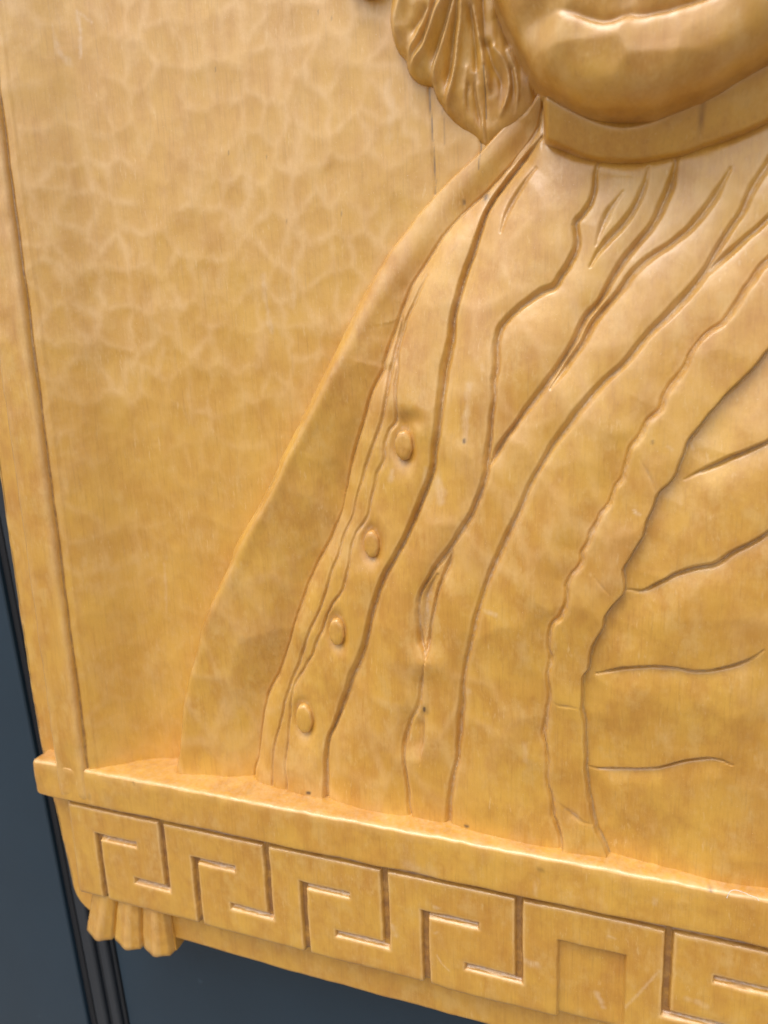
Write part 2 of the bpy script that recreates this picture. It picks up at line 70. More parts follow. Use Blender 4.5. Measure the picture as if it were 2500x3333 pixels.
_lat = {}
def vnoise(x, z, cell, seed=0):
    """smooth value noise, about -1..1"""
    if seed not in _lat:
        _lat[seed] = np.random.RandomState(seed + 11).uniform(-1, 1, (256, 256))
    L = _lat[seed]
    u = x / cell + 1000.37; v = z / cell + 1000.71
    i = np.floor(u).astype(np.int64); j = np.floor(v).astype(np.int64)
    fu = u - i; fv = v - j
    fu = fu * fu * (3 - 2 * fu); fv = fv * fv * (3 - 2 * fv)
    a = L[i & 255, j & 255]; b = L[(i + 1) & 255, j & 255]
    c = L[i & 255, (j + 1) & 255]; d = L[(i + 1) & 255, (j + 1) & 255]
    return (a * (1 - fu) + b * fu) * (1 - fv) + (c * (1 - fu) + d * fu) * fv

def smooth_line(pts, step=1.0):
    P = np.array(pts, float)
    if len(P) < 3:
        return P
    Q = np.vstack([2 * P[0] - P[1], P, 2 * P[-1] - P[-2]])
    out = []
    for k in range(1, len(Q) - 2):
        p0, p1, p2, p3 = Q[k - 1], Q[k], Q[k + 1], Q[k + 2]
        n = max(1, int(np.linalg.norm(p2 - p1) / step))
        for t in np.arange(n) / n:
            out.append(0.5 * ((2 * p1) + (-p0 + p2) * t + (2 * p0 - 5 * p1 + 4 * p2 - p3) * t * t + (-p0 + 3 * p1 - 3 * p2 + p3) * t ** 3))
    out.append(P[-1])
    return np.array(out)

class Grid:
    def __init__(s, x0, x1, z0, z1, st):
        s.st = st
        s.x = np.arange(x0, x1 + st * .5, st); s.z = np.arange(z0, z1 + st * .5, st)
        s.X, s.Z = np.meshgrid(s.x, s.z)          # [row z, col x]

def line_field(g, pts, R, step=1.0):
    """distance, side (+ right of the direction of travel when it runs down) and 0..1 position"""
    P = smooth_line(pts, step)
    D = np.full(g.X.shape, 1e9); S = np.ones(g.X.shape); T = np.zeros(g.X.shape)
    seg = np.linalg.norm(np.diff(P, axis=0), axis=1)
    cum = np.r_[0, np.cumsum(seg)]; tot = cum[-1]
    for k in range(len(P) - 1):
        a, b = P[k], P[k + 1]
        if seg[k] < 1e-6: continue
        i0 = np.searchsorted(g.x, min(a[0], b[0]) - R); i1 = np.searchsorted(g.x, max(a[0], b[0]) + R)
        j0 = np.searchsorted(g.z, min(a[1], b[1]) - R); j1 = np.searchsorted(g.z, max(a[1], b[1]) + R)
        if i0 >= i1 or j0 >= j1: continue
        X = g.X[j0:j1, i0:i1]; Z = g.Z[j0:j1, i0:i1]
        dx, dz = b - a
        t = np.clip(((X - a[0]) * dx + (Z - a[1]) * dz) / (seg[k] ** 2), 0, 1)
        d = np.hypot(X - a[0] - t * dx, Z - a[1] - t * dz)
        sd_ = dx * (Z - a[1]) - dz * (X - a[0])
        if k > 0:                                 # at a corner the side comes from both neighbours
            e = (b - a) / seg[k] + (P[k] - P[k - 1]) / max(seg[k - 1], 1e-6); sd_ = np.where(t <= 0, e[0] * (Z - a[1]) - e[1] * (X - a[0]), sd_)
        if k < len(P) - 2:
            e = (b - a) / seg[k] + (P[k + 2] - P[k + 1]) / max(seg[k + 1], 1e-6); sd_ = np.where(t >= 1, e[0] * (Z - b[1]) - e[1] * (X - b[0]), sd_)
        m = d < D[j0:j1, i0:i1]
        D[j0:j1, i0:i1][m] = d[m]
        S[j0:j1, i0:i1][m] = np.sign(sd_[m])
        T[j0:j1, i0:i1][m] = (cum[k] + t[m] * seg[k]) / tot
    return D, S, T, tot

def inside(g, poly, closed=True):
    P = smooth_line(poly, 1.0)
    Q = np.vstack([P, P[:1]])
    odd = np.zeros(g.X.shape, bool)
    for a, b in zip(Q[:-1], Q[1:]):
        if a[1] == b[1]: continue
        lo, hi = min(a[1], b[1]), max(a[1], b[1])
        j0 = np.searchsorted(g.z, lo); j1 = np.searchsorted(g.z, hi)
        if j0 >= j1: continue
        zz = g.z[j0:j1]
        xc = a[0] + (zz - a[1]) * (b[0] - a[0]) / (b[1] - a[1])
        odd[j0:j1] ^= g.X[j0:j1] > xc[:, None]
    return odd

def scoops(X, Z, cell, R, seed, aspect=1.25, jitter=.42, depth=.12):
    """surface left by many shallow gouge cuts: lower envelope of bowls; returns height and ridge strength"""
    rs = np.random.RandomState(seed)
    n = 128
    jx = rs.uniform(-jitter, jitter, (n, n)); jz = rs.uniform(-jitter, jitter, (n, n)); bb = rs.uniform(-depth, depth, (n, n))
    u = X / cell; v = Z / (cell * aspect)
    i = np.floor(u).astype(int); j = np.floor(v).astype(int)
    m1 = np.full(X.shape, 1e9); m2 = np.full(X.shape, 1e9)
    for di in (-1, 0, 1):
        for dj in (-1, 0, 1):
            a = (i + di); b = (j + dj)
            cx = a + .5 + jx[a % n, b % n]; cz = b + .5 + jz[a % n, b % n]
            q = (((u - cx) * cell) ** 2 + ((v - cz) * cell) ** 2) / (2 * R) + bb[a % n, b % n]
            m2 = np.minimum(m2, np.maximum(m1, q)); m1 = np.minimum(m1, q)
        # worn network between the bowls: wide where a bowl is small, missing where two run together
    r1 = np.sqrt(np.maximum(m1 + depth, 0) * 2 * R) / cell
    k = .17 * cell * cell / R * .5 * (1 + .6 * vnoise(X, Z, cell * .8, seed + 2))
    net = np.maximum(np.exp(-((m2 - m1) / k) ** 2), .6 * sstep(.60, .85, r1 + .08 * vnoise(X, Z, cell * .35, seed + 1)))
    return m1 - .5 * (cell * .5) ** 2 / R, net

def blur(a, r):
    k = int(math.ceil(r * 2.5)); w = np.exp(-.5 * (np.arange(-k, k + 1) / r) ** 2); w /= w.sum()
    p = np.pad(a, k, mode='edge'); t = sum(w[i] * p[i:i + a.shape[0], :] for i in range(2 * k + 1))
    return sum(w[i] * t[:, i:i + a.shape[1]] for i in range(2 * k + 1))

def near_line(X, Z, pts, r, hard=True):
    """0..1 strength around a polyline for arbitrary points"""
    P = np.array(pts, float); out = np.zeros(len(X))
    lo = P.min(0) - 2.5 * r; hi = P.max(0) + 2.5 * r
    m = np.where((X > lo[0]) & (X < hi[0]) & (Z > lo[1]) & (Z < hi[1]))[0]
    if not len(m): return out
    x, z = X[m], Z[m]; best = np.full(len(m), 1e9)
    for a, b in zip(P[:-1], P[1:]):
        d = b - a; L2 = max((d ** 2).sum(), 1e-9)
        t = np.clip(((x - a[0]) * d[0] + (z - a[1]) * d[1]) / L2, 0, 1)
        best = np.minimum(best, np.hypot(x - a[0] - t * d[0], z - a[1] - t * d[1]))
    best = best + (.25 if hard else .55) * r * vnoise(x, z, r * 1.3, 5)
    out[m] = np.clip(1.5 - best / r, 0, 1) if hard else np.clip(1.25 - best / (1.2 * r), 0, 1) ** 1.3
    return out

# ------------------------------------------------------------------ materials
def mat(name):
    m = bpy.data.materials.new(name); m.use_nodes = True
    nt = m.node_tree; nt.nodes.clear()
    return m, nt.nodes, nt.links

def wood_material():
    m, N, K = mat('varnished_wood')
    out = N.new('ShaderNodeOutputMaterial'); bs = N.new('ShaderNodeBsdfPrincipled')
    K.new(bs.outputs[0], out.inputs[0])
    tc = N.new('ShaderNodeTexCoord')
    def noise(scale, vec, detail=4, rough=.55):
        mp = N.new('ShaderNodeMapping'); mp.inputs['Scale'].default_value = vec
        K.new(tc.outputs['Object'], mp.inputs[0])
        n = N.new('ShaderNodeTexNoise'); n.inputs['Scale'].default_value = scale
        n.inputs['Detail'].default_value = detail; n.inputs['Roughness'].default_value = rough
        K.new(mp.outputs[0], n.inputs['Vector']); return n.outputs['Fac']
    def ramp(src, a, b, lo=0., hi=1.):
        r = N.new('ShaderNodeMapRange'); r.inputs['From Min'].default_value = a; r.inputs['From Max'].default_value = b
        r.inputs['To Min'].default_value = lo; r.inputs['To Max'].default_value = hi
        K.new(src, r.inputs['Value']); return r.outputs[0]
    def mix(fac, a, b, mode='MIX'):
        x = N.new('ShaderNodeMix'); x.data_type = 'RGBA'; x.blend_type = mode
        for s, v in ((x.inputs[0], fac), (x.inputs[6], a), (x.inputs[7], b)):
            if hasattr(v, 'is_linked'): K.new(v, s)
            elif isinstance(v, tuple): s.default_value = v + (1,)
            else: s.default_value = v
        return x.outputs[2]
    def attr(n):
        a = N.new('ShaderNodeAttribute'); a.attribute_name = n; return a.outputs['Fac']
    def mul(a, b):
        x = N.new('ShaderNodeMath'); x.operation = 'MULTIPLY'
        for s, v in ((x.inputs[0], a), (x.inputs[1], b)):
            if hasattr(v, 'is_linked'): K.new(v, s)
            else: s.default_value = v
        return x.outputs[0]
    blot = noise(38, (1, 1, .75), 4, .6)              # cloudy stain
    blot2 = noise(120, (1, 1, .6), 5, .65)
    fibre = noise(1500, (1, 1, .045), 3, .6)          # fine vertical fibre
    fibre2 = noise(420, (1, 1, .03), 3, .5)
    c = mix(mul(ramp(blot, .36, .62), attr('mottle')), (.66, .358, .044), (.54, .245, .024))
    c = mix(mul(ramp(blot2, .44, .62, 0, .6), attr('mottle')), c, (.43, .160, .011))
    c = mix(mul(ramp(noise(110, (1, 1, .7), 5, .7), .53, .64, 0, .6), attr('mottle')), c, (.67, .41, .12))
    c = mix(ramp(fibre2, .45, .75, 0, .16), c, (.68, .395, .078))
    c = mix(ramp(fibre, .54, .80, 0, .26), c, (.27, .105, .018))
    c = mix(ramp(fibre, .46, .25, 0, .13), c, (.78, .47, .16))
    fleck = mul(ramp(noise(1000, (1, 1, .22), 3, .6), .60, .70, 0, 1), ramp(noise(60, (1, 1, 1), 3, .6), .47, .62, .03, .36))
    c = mix(fleck, c, (.80, .58, .28))
    # worn ridges and rubbed patches: the stain is thinner there
    rub = noise(260, (1, 1, .5), 4, .7)
    c = mix(mul(attr('ridge'), ramp(rub, .36, .60, .3, .75)), c, (.80, .50, .20))
    c = mix(mul(attr('pale'), ramp(noise(900, (1, 1, .3), 3, .7), .3, .6, .35, 1)), c, (.80, .60, .40))
    c = mix(mul(ramp(noise(75, (1, 1, .8), 6, .72), .50, .66, 0, 1), ramp(noise(420, (1, 1, .25), 4, .7), .42, .62, 0, .42)), c, (.70, .43, .15))
    # shade of the cuts put into the colour, with some dirt; then pale dust
    c = mix(mul(attr('dirt_shade'), ramp(noise(260, (1, 1, 1), 4, .6), .3, .6, .35, 1)), c, (.21, .085, .022))
    c = mix(mul(attr('dust'), ramp(noise(600, (1, 1, 1), 4, .7), .4, .62, .1, 1)), c, (.62, .52, .42))
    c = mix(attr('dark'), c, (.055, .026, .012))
    speck = noise(2600, (1, 1, 1), 1, .5)
    c = mix(ramp(speck, .765, .80, 0, .5), c, (.85, .72, .5))
    K.new(c, bs.inputs['Base Color'])
    K.new(ramp(noise(90, (1, 1, .5), 4, .6), .3, .7, .42, .58), bs.inputs['Roughness'])
    bs.inputs['Specular IOR Level'].default_value = .5
    bs.inputs['Coat Weight'].default_value = 1.0
    bs.inputs['Coat Roughness'].default_value = .3; bs.inputs['Coat IOR'].default_value = 1.62
    bmp = N.new('ShaderNodeBump'); bmp.inputs['Strength'].default_value = .3; bmp.inputs['Distance'].default_value = .00008
    K.new(fibre, bmp.inputs['Height'])
    b2 = N.new('ShaderNodeBump'); b2.inputs['Strength'].default_value = .25; b2.inputs['Distance'].default_value = .0005
    K.new(noise(330, (1, 1, .8), 4, .6), b2.inputs['Height']); K.new(bmp.outputs[0], b2.inputs['Normal'])
    K.new(b2.outputs[0], bs.inputs['Normal']); K.new(b2.outputs[0], bs.inputs['Coat Normal'])
    return m

def plain_material(name, col, rough, spec=.5, noise_scale=40, var=.25, bump=0.0, chips=False):
    m, N, K = mat(name)
    out = N.new('ShaderNodeOutputMaterial'); bs = N.new('ShaderNodeBsdfPrincipled'); K.new(bs.outputs[0], out.inputs[0])
    tc = N.new('ShaderNodeTexCoord'); n = N.new('ShaderNodeTexNoise')
    n.inputs['Scale'].default_value = noise_scale; n.inputs['Detail'].default_value = 6; n.inputs['Roughness'].default_value = .6
    K.new(tc.outputs['Object'], n.inputs['Vector'])
    x = N.new('ShaderNodeMix'); x.data_type = 'RGBA'
    x.inputs[6].default_value = tuple(v * (1 - var) for v in col) + (1,); x.inputs[7].default_value = tuple(min(1, v * (1 + var)) for v in col) + (1,)
    K.new(n.outputs['Fac'], x.inputs[0]); res = x.outputs[2]
    if chips:
        n2 = N.new('ShaderNodeTexNoise'); n2.inputs['Scale'].default_value = 45; n2.inputs['Detail'].default_value = 5
        K.new(tc.outputs['Object'], n2.inputs['Vector'])
        r = N.new('ShaderNodeMapRange'); r.inputs['From Min'].default_value = .68; r.inputs['From Max'].default_value = .76; r.inputs['To Max'].default_value = .45
        K.new(n2.outputs['Fac'], r.inputs['Value'])
        y = N.new('ShaderNodeMix'); y.data_type = 'RGBA'; y.inputs[7].default_value = (.12, .19, .26, 1)
        K.new(r.outputs[0], y.inputs[0]); K.new(res, y.inputs[6]); res = y.outputs[2]
    K.new(res, bs.inputs['Base Color']); bs.inputs['Roughness'].default_value = rough; bs.inputs['Specular IOR Level'].default_value = spec
    if bump:
        b = N.new('ShaderNodeBump'); b.inputs['Strength'].default_value = .4; b.inputs['Distance'].default_value = bump
        K.new(n.outputs['Fac'], b.inputs['Height']); K.new(b.outputs[0], bs.inputs['Normal'])
    return m

WOOD = wood_material()

# ------------------------------------------------------------------ object helpers
def thing(name, label, cat, loc=(0, 0, 0)):
    o = bpy.data.objects.new(name, None); COL.objects.link(o); o.location = loc
    o.empty_display_size = .02
    o['label'] = label; o['category'] = cat
    return o

def raw_mesh(name, co, quads, material, parent, attrs=None, smooth=True):
    """co: N x 3 in mm as (x, h, z)"""
    me = bpy.data.meshes.new(name)
    co = np.asarray(co, float); quads = np.asarray(quads, np.int32)
    me.vertices.add(len(co))
    w = np.empty((len(co), 3), np.float32)
    w[:, 0] = co[:, 0] * MM; w[:, 1] = -co[:, 1] * MM; w[:, 2] = co[:, 2] * MM
    me.vertices.foreach_set('co', w.ravel())
    me.loops.add(quads.size); me.loops.foreach_set('vertex_index', quads.ravel())
    me.polygons.add(len(quads))
    k = quads.shape[1]
    me.polygons.foreach_set('loop_start', np.arange(0, quads.size, k, dtype=np.int32))
    me.polygons.foreach_set('loop_total', np.full(len(quads), k, np.int32))
    me.polygons.foreach_set('use_smooth', np.full(len(quads), smooth, bool))
    me.update(calc_edges=True); me.validate()
    for n, v in (attrs or {}).items():
        a = me.attributes.new(n, 'FLOAT', 'POINT'); a.data.foreach_set('value', np.asarray(v, np.float32))
    if material.name == 'varnished_wood':         # the panel took the stain evenly, the figure and borders did not
        a = me.attributes.new('mottle', 'FLOAT', 'POINT'); a.data.foreach_set('value', np.full(len(co), .4 if name == 'background_panel' else .68, np.float32))
    me.materials.append(material)
    o = bpy.data.objects.new(name, me); COL.objects.link(o)
    if parent is not None: o.parent = parent
    return o

def marks(x, z, base=None, hh=None):
    A_ = {k: np.zeros(len(x)) for k in ('dark', 'pale', 'ridge', 'dirt_shade', 'dust')}
    def at_h(hm): return 1.0 if hh is None else (np.abs(hh - hm) < 7.5)
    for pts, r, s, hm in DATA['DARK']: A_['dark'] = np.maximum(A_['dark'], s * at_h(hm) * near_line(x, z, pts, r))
    for pts, r, s, hm in DATA['PALE']: A_['pale'] = np.maximum(A_['pale'], .6 * s * at_h(hm) * near_line(x, z, pts, r, False))
    if base:
        for k, v in base.items(): A_[k] = np.maximum(A_[k], np.clip(v, 0, 1))
    return A_

def field_mesh(name, g, h, keep, material, parent, attrs=None):
    """mesh of the grid nodes; keep is a mask on nodes, a cell is built when all four corners are kept"""
    cell = keep[:-1, :-1] & keep[1:, :-1] & keep[:-1, 1:] & keep[1:, 1:]
    return cell_mesh(name, g, h, cell, material, parent, attrs)

def cell_mesh(name, g, h, cell, material, parent, attrs=None, soft=False):
    nz, nx = g.X.shape
    used = np.zeros((nz, nx), bool)
    used[:-1, :-1] |= cell; used[1:, :-1] |= cell; used[:-1, 1:] |= cell; used[1:, 1:] |= cell
    idx = np.full((nz, nx), -1, np.int64); idx[used] = np.arange(used.sum())
    j, i = np.where(cell)
    q = np.stack([idx[j, i], idx[j, i + 1], idx[j + 1, i + 1], idx[j + 1, i]], 1)
    x, z, hh = g.X[used], g.Z[used], h[used]
    base = {k: v[used] for k, v in (attrs or {}).items()}
    o = raw_mesh(name, np.stack([x, hh, z], 1), q, material, parent, marks(x, z, base, hh))
    if soft:                      # neighbours cut from one surface share its normals, so no seam shows
        gz, gx = np.gradient(h, g.st)
        n = np.stack([-gx[used], -np.ones(len(x)), -gz[used]], 1); n[:, 1] = -1
        n = np.stack([-gx[used], np.full(len(x), -1.0), -gz[used]], 1); n /= np.linalg.norm(n, axis=1)[:, None]
        o.data.normals_split_custom_set_from_vertices(n.tolist())
    return o

def loft(name, rings, material, parent, cap0=True, cap1=True, closed=False, ridge=None, dust=None):
    """rings: list of (n x 3) arrays (x, h, z); quads between neighbours, caps as fans of quads-to-centre"""
    R_ = np.array(rings); m, n, _ = R_.shape
    co = R_.reshape(-1, 3); q = []
    for a in range(m - 1):
        for b in range(n if closed else n - 1):
            c = (b + 1) % n
            q.append((a * n + b, a * n + c, (a + 1) * n + c, (a + 1) * n + b))
    co = list(map(tuple, co))
    for flag, a in ((cap0, 0), (cap1, m - 1)):
        if flag:
            co.append(tuple(R_[a].mean(0))); ci = len(co) - 1
            for b in range(0, n - 1, 2):
                tri = (a * n + b, a * n + b + 1, a * n + min(b + 2, n - 1), ci)
                q.append(tri if a == 0 else tri[::-1])
    co = np.array(co)
    at = marks(co[:, 0], co[:, 2], None, co[:, 1])
    if dust is not None: at['dust'][:m * n] = np.tile(dust, m)
    if ridge is not None:
        rr = np.tile(ridge, m); at['ridge'][:len(rr)] = rr
    return raw_mesh(name, co, q, material, parent, at)

def outline_slab(name, pts, h1, h0, round_r, material, parent, nfill=1):
    """flat board cut to an outline, front at h1 with rounded arris, back at h0"""
    C_ = list(pts) + [pts[0]]; P = []
    for a, b in zip(C_[:-1], C_[1:]):
        k = max(1, int(math.hypot(b[0] - a[0], b[1] - a[1]) / 2.5)); P += [(a[0] + (b[0] - a[0]) * t / k, a[1] + (b[1] - a[1]) * t / k) for t in range(k)]
    P = np.array(P)
    P = (np.roll(P, 1, 0) + 2 * P + np.roll(P, -1, 0)) / 4; P = (np.roll(P, 1, 0) + 2 * P + np.roll(P, -1, 0)) / 4
    nrm = np.roll(P, -1, 0) - np.roll(P, 1, 0); nrm = np.stack([nrm[:, 1], -nrm[:, 0]], 1)
    nrm /= np.maximum(np.linalg.norm(nrm, axis=1)[:, None], 1e-6)
    if np.sum(P[:, 0] * np.roll(P[:, 1], -1) - np.roll(P[:, 0], -1) * P[:, 1]) < 0: nrm = -nrm
    prof = [(0, h0)] + [(-round_r * (1 - math.cos(a)), h1 - round_r * (1 - math.sin(a))) for a in np.linspace(0, math.pi / 2, 6)]
    rings = []
    for off, hh in prof:
        wob = .25 * vnoise(P[:, 0], P[:, 1], 9, 21) + .12 * vnoise(P[:, 0], P[:, 1], 3, 22)
        Q = P + nrm * (off + wob)[:, None]
        rings.append(np.stack([Q[:, 0], np.full(len(Q), hh), Q[:, 1]], 1))
    n = len(P); m = len(rings)
    co = np.vstack(rings); q = []
    for a in range(m - 1):
        for b in range(n):
            c = (b + 1) % n; q.append((a * n + b, (a + 1) * n + b, (a + 1) * n + c, a * n + c))
    o = raw_mesh(name, co, q, material, parent, marks(co[:, 0], co[:, 2], None, co[:, 1]))
    import bmesh
    bm = bmesh.new(); bm.from_mesh(o.data); bm.verts.ensure_lookup_table()
    f = bm.faces.new([bm.verts[(m - 1) * n + b] for b in range(n)]); f.smooth = False
    bmesh.ops.triangulate(bm, faces=[f])
    bmesh.ops.recalc_face_normals(bm, faces=bm.faces)
    bm.to_mesh(o.data); bm.free()
    return o

# ------------------------------------------------------------------ the carving
ROOT = thing('wood_carving', 'honey coloured carved wooden relief with a smiling portrait bust above a Greek key border', 'carving', (0, 0, BASE_Z))
RX = 262.0                 # how far the board is built to the right
ZT = 345.0                 # and upwards
LEDGE_Z = 19.3

def bg_h(X, Z):
    xs = [-60, -36, -30, -22, -12, -2, 10, 30, 60, 400]; hs = [1.6, 1.4, -1.2, -6.6, -14.2, -17.6, -19, -20, -20, -20]
    xx = np.linspace(-60, 120, 361); hh = np.interp(xx, xs, hs)
    ker = np.hanning(31); ker /= ker.sum()
    hs2 = np.convolve(np.pad(hh, 15, mode='edge'), ker, 'valid')
    hb = np.interp(X, xx, hs2)
    return hb * (1 - .25 * sstep(60, 330, Z))

# back board (plain slab the whole relief is cut from)
outline_slab('backboard', [(-70.6, 360), (-70.3, 200), (-70.8, 100), (-70.2, 40), (-69.6, 22), (-68, 8), (-66.6, -5), (-64.3, -28), (-61.4, -56), (-59.6, -60.5), (-56, -63.6), (-50, -65.4),
    (0, -66), (60, -67), (130, -66.4), (RX, -66.2), (RX, -30), (RX, 6), (100, 6), (-41, 6), (-41, 100), (-41, 360)], -7.5, -30, 2.2, WOOD, ROOT)

# hollowed ground behind the bust, dressed with shallow gouge cuts
gb = Grid(-35.4, RX, 17, ZT, .5)
sc, rd = scoops(gb.X + 2.4 * vnoise(gb.X, gb.Z, 12, 1) + 1.5 * vnoise(gb.X, gb.Z, 4.5, 8), gb.Z + 3 * vnoise(gb.X, gb.Z, 15, 2) + 1.6 * vnoise(gb.X, gb.Z, 5, 7), 10.4, 62, 3, 1.2, .40, .16)
sc = blur(sc, 1.6); rd = np.clip(1.1 * blur(rd, 1.25), 0, 1) * sstep(-.9, .5, .5 * vnoise(gb.X, gb.Z, 6, 19) +  vnoise(gb.X, gb.Z, 26, 9) + .25)
h = bg_h(gb.X, gb.Z) + .62 * sc * (.55 + .45 * sstep(80, 200, gb.Z)) + .35 * vnoise(gb.X, gb.Z, 38, 4) + .12 * vnoise(gb.X, gb.Z, 11, 6)
Dl, _, _, _ = line_field(gb, [(-34.6, z) for z in range(10, 350, 10)], 4)
h = h - .7 * np.exp(-(Dl / .6) ** 2)
h = h + .25 * np.exp(-((Dl - 3.5) / 1.2) ** 2)
for pts, r, s, hm in DATA['DARK'][:1] + DATA['DARK'][2:3]:
    D_, _, _, _ = line_field(gb, pts, 3)
    h = h - .5 * np.exp(-(D_ / .5) ** 2)
fade = .3 + .7 * sstep(60, 230, gb.Z)
field_mesh('background_panel', gb, h, np.ones(gb.X.shape, bool), WOOD, ROOT, {'ridge': rd * .82 * fade, 'dirt_shade': .9 * np.exp(-(Dl / .8) ** 2)})  # dark line beside the stile is corner shade put into the colour

# left frame member
zs = np.r_[np.arange(3.0, 350, 1.6)]
prof = [(-50.7, -9), (-50.9, -3), (-50.8, 1.2), (-50.2, 2.0), (-49.2, 2.35), (-46, 2.2), (-43, 2.05), (-40, 2.2), (-37.8, 2.45), (-36.4, 2.4), (-35.6, 1.9), (-35.1, .9), (-34.8, -1.0), (-34.4, -6)]
rings = []
for z in zs:
    sk = .02 * 0
    r = []
    for k, (px, ph) in enumerate(prof):
        e = .30 * vnoise(np.array(float(k) * .7), np.array(z), 7, 31) + .45 * vnoise(np.array(0.), np.array(z), 26, 33)
        hh = ph + .22 * vnoise(np.array(px), np.array(z), 6, 32) - (.9 * max(0, 1 - (z - 3) / 3.0))
        r.append((px + e * (.5 if k < 4 else .6), hh, z))
    rings.append(r)
rdg = np.array([0, 0, .5, .7, .3, 0, 0, 0, .35, .8, 1, .6, 0, 0]) * .7
loft('frame_stile', rings, WOOD, ROOT, True, False, ridge=rdg)

# projecting ledge under the bust, with its short horn to the left of the stile
def arc(ch, cz, r, a0, a1, n):
    return [(ch + r * math.cos(a), cz + r * math.sin(a)) for a in np.linspace(math.radians(a0), math.radians(a1), n)]
prof = [(-29.5, 19.9)] + [(hh, 19.5 - .002 * (hh + 24)) for hh in np.linspace(-24, -.6, 16)] + arc(.7, 18.0, 1.35, 84, 6, 7) + \
       [(2.15, z) for z in np.linspace(16.2, 5.0, 9)] + arc(.9, 3.6, 1.25, -2, -80, 6) + [(0, 2.35), (-3, 2.1), (-10, 2.0), (-29.5, 1.9)]
prof = np.array(prof); pc = np.array([-9.0, 10.8])
xs = np.r_[-65.6, -65.3, -64.8, -64.2, -63.4, -62.4, -61.2, -60.0, np.arange(-59, RX + .1, 1.15)]
rings = []
for x in xs:
    ins = 3.6 - math.sqrt(max(0, 3.6 ** 2 - (3.6 - min(3.6, x + 65.7)) ** 2))
    r = []
    for k, (ph, pz) in enumerate(prof):
        d = pc - np.array([ph, pz]); L = np.linalg.norm(d)
        q = np.array([ph, pz])
        hh = ph - (ins * (1 if ph > -1 else .25))
        zz = pz + (ins * .75 if pz < 10.8 else -ins * .62) * (1 if True else 0)
        nz = .28 * vnoise(np.array(x), np.array(ph * 1.0), 9, 41) + .16 * vnoise(np.array(x), np.array(ph), 3.2, 42)
        nh = .22 * vnoise(np.array(x), np.array(pz), 10, 43) + .10 * vnoise(np.array(x), np.array(pz), 3.0, 44)
        if 15 < k < 26: nh -= .55 * max(0., float(vnoise(np.array(x), np.array(k * .3), 4.0, 46)) - .25)
        top = pz > 17
        zz += (nz if top else .35 * vnoise(np.array(x), np.array(1.), 13, 45))
        # photo: the ledge runs very slightly downhill then up
        hh += nh
        r.append((x + (.3 * nz if x < -60 else 0), hh, zz))
    rings.append(r)
rdg = np.zeros(len(prof)); rdg[17:25] = [.5, .8, .9, .9, .8, .5, .3, .1]
dst = np.zeros(len(prof)); dst[:20] = .2
loft('ledge_rail', rings, WOOD, ROOT, True, False, ridge=rdg, dust=dst)

# meander board: the Greek key is cut as grooves into its face
gf = Grid(-50.6, RX, -48.4, 4.0, .34)
X = gf.X + .18 * vnoise(gf.X, gf.Z, 7, 51) + .07 * vnoise(gf.X, gf.Z, 1.6, 56); Z = gf.Z + .22 * vnoise(gf.X, gf.Z, 8, 52) + .07 * vnoise(gf.X, gf.Z, 1.6, 57)
def box_sd(x0, x1, z0, z1):
    dx = np.maximum(x0 - X, X - x1); dz = np.maximum(z0 - Z, Z - z1)
    return np.where((dx > 0) & (dz > 0), np.hypot(dx, dz), np.maximum(dx, dz))
W = 1.32
cuts = [box_sd(-49.6, RX + 9, -.9, 3.2)]
def key(xv, xu, xf, xa, zf, zu, m=1, top=None):
    c = []
    c.append(box_sd(xv - W, xv + W, zf - W, 1.0))
    a, b = sorted((xf, xv + W * (1 if m > 0 else -1)));  c.append(box_sd(a, b, zf - W, zf + W))
    c.append(box_sd(xu - W, xu + W, -52, zu + W))
    a, b = sorted((xu - W * (1 if m > 0 else -1), xa)); c.append(box_sd(a, b, zu - W, zu + W))
    return c
cuts += key(0, -34.6, -16.9, -14.1, -32.6, -14.2)
cuts += key(50, 15.3, 31.5, 34.9, -33.2, -14.9)
cuts += key(100, 65.6, 78.9, 85.4, -33.6, -14.9)
cuts += key(150.2, 115.6, 130.6, 135.8, -34.0, -15.3)
cuts += key(199.2, 233.8, 218.5, 213.1, -32.5, -15.0, -1)
cuts += key(249.2, 282, 268, 262, -32.9, -15.0, -1)
sdm = np.minimum.reduce(cuts)
rec = box_sd(163.9, 186.0, -60, -13.7)
dep = 1.95 * sstep(.22, -.42, sdm)
dep = np.maximum(dep, 2.7 * sstep(.3, -.5, rec) * (1 - .25 * np.clip((186 - X) / 22, 0, 1)))
edge = np.exp(-np.clip(np.minimum(sdm, rec) - .1, 0, 9) / .9)
floor_n = .12 * vnoise(gf.X, gf.Z, 3.2, 53) + .04 * vnoise(gf.X, gf.Z, .9, 54)
h = .0 - dep * (1 + .10 * vnoise(gf.X, gf.Z, 11, 55)) - .28 * edge + .16 * vnoise(gf.X, gf.Z, 16, 58) + .07 * vnoise(gf.X, gf.Z, 5, 59) + np.where(sdm < 0, floor_n, .2 * floor_n)
out_e = np.minimum.reduce([gf.X + 49.7 + .5 * vnoise(gf.X, gf.Z, 14, 60), -(-46.6 - gf.Z) + .35 * vnoise(gf.X, gf.Z, 12, 61)])
h = h - 1.3 * np.exp(-np.clip(out_e, 0, 9) / .8) - 8.8 * sstep(.05, -.9, out_e)
horiz = np.zeros(X.shape)
for c_ in cuts[1::2]: pass
for k_ in range(0, len(cuts) - 1, 4):
    horiz = np.maximum(horiz, np.maximum(sstep(.1, -.2, cuts[1 + k_ + 1]) * (cuts[1 + k_] > .2), sstep(.1, -.2, cuts[1 + k_ + 3]) * (cuts[1 + k_ + 2] > .2)))
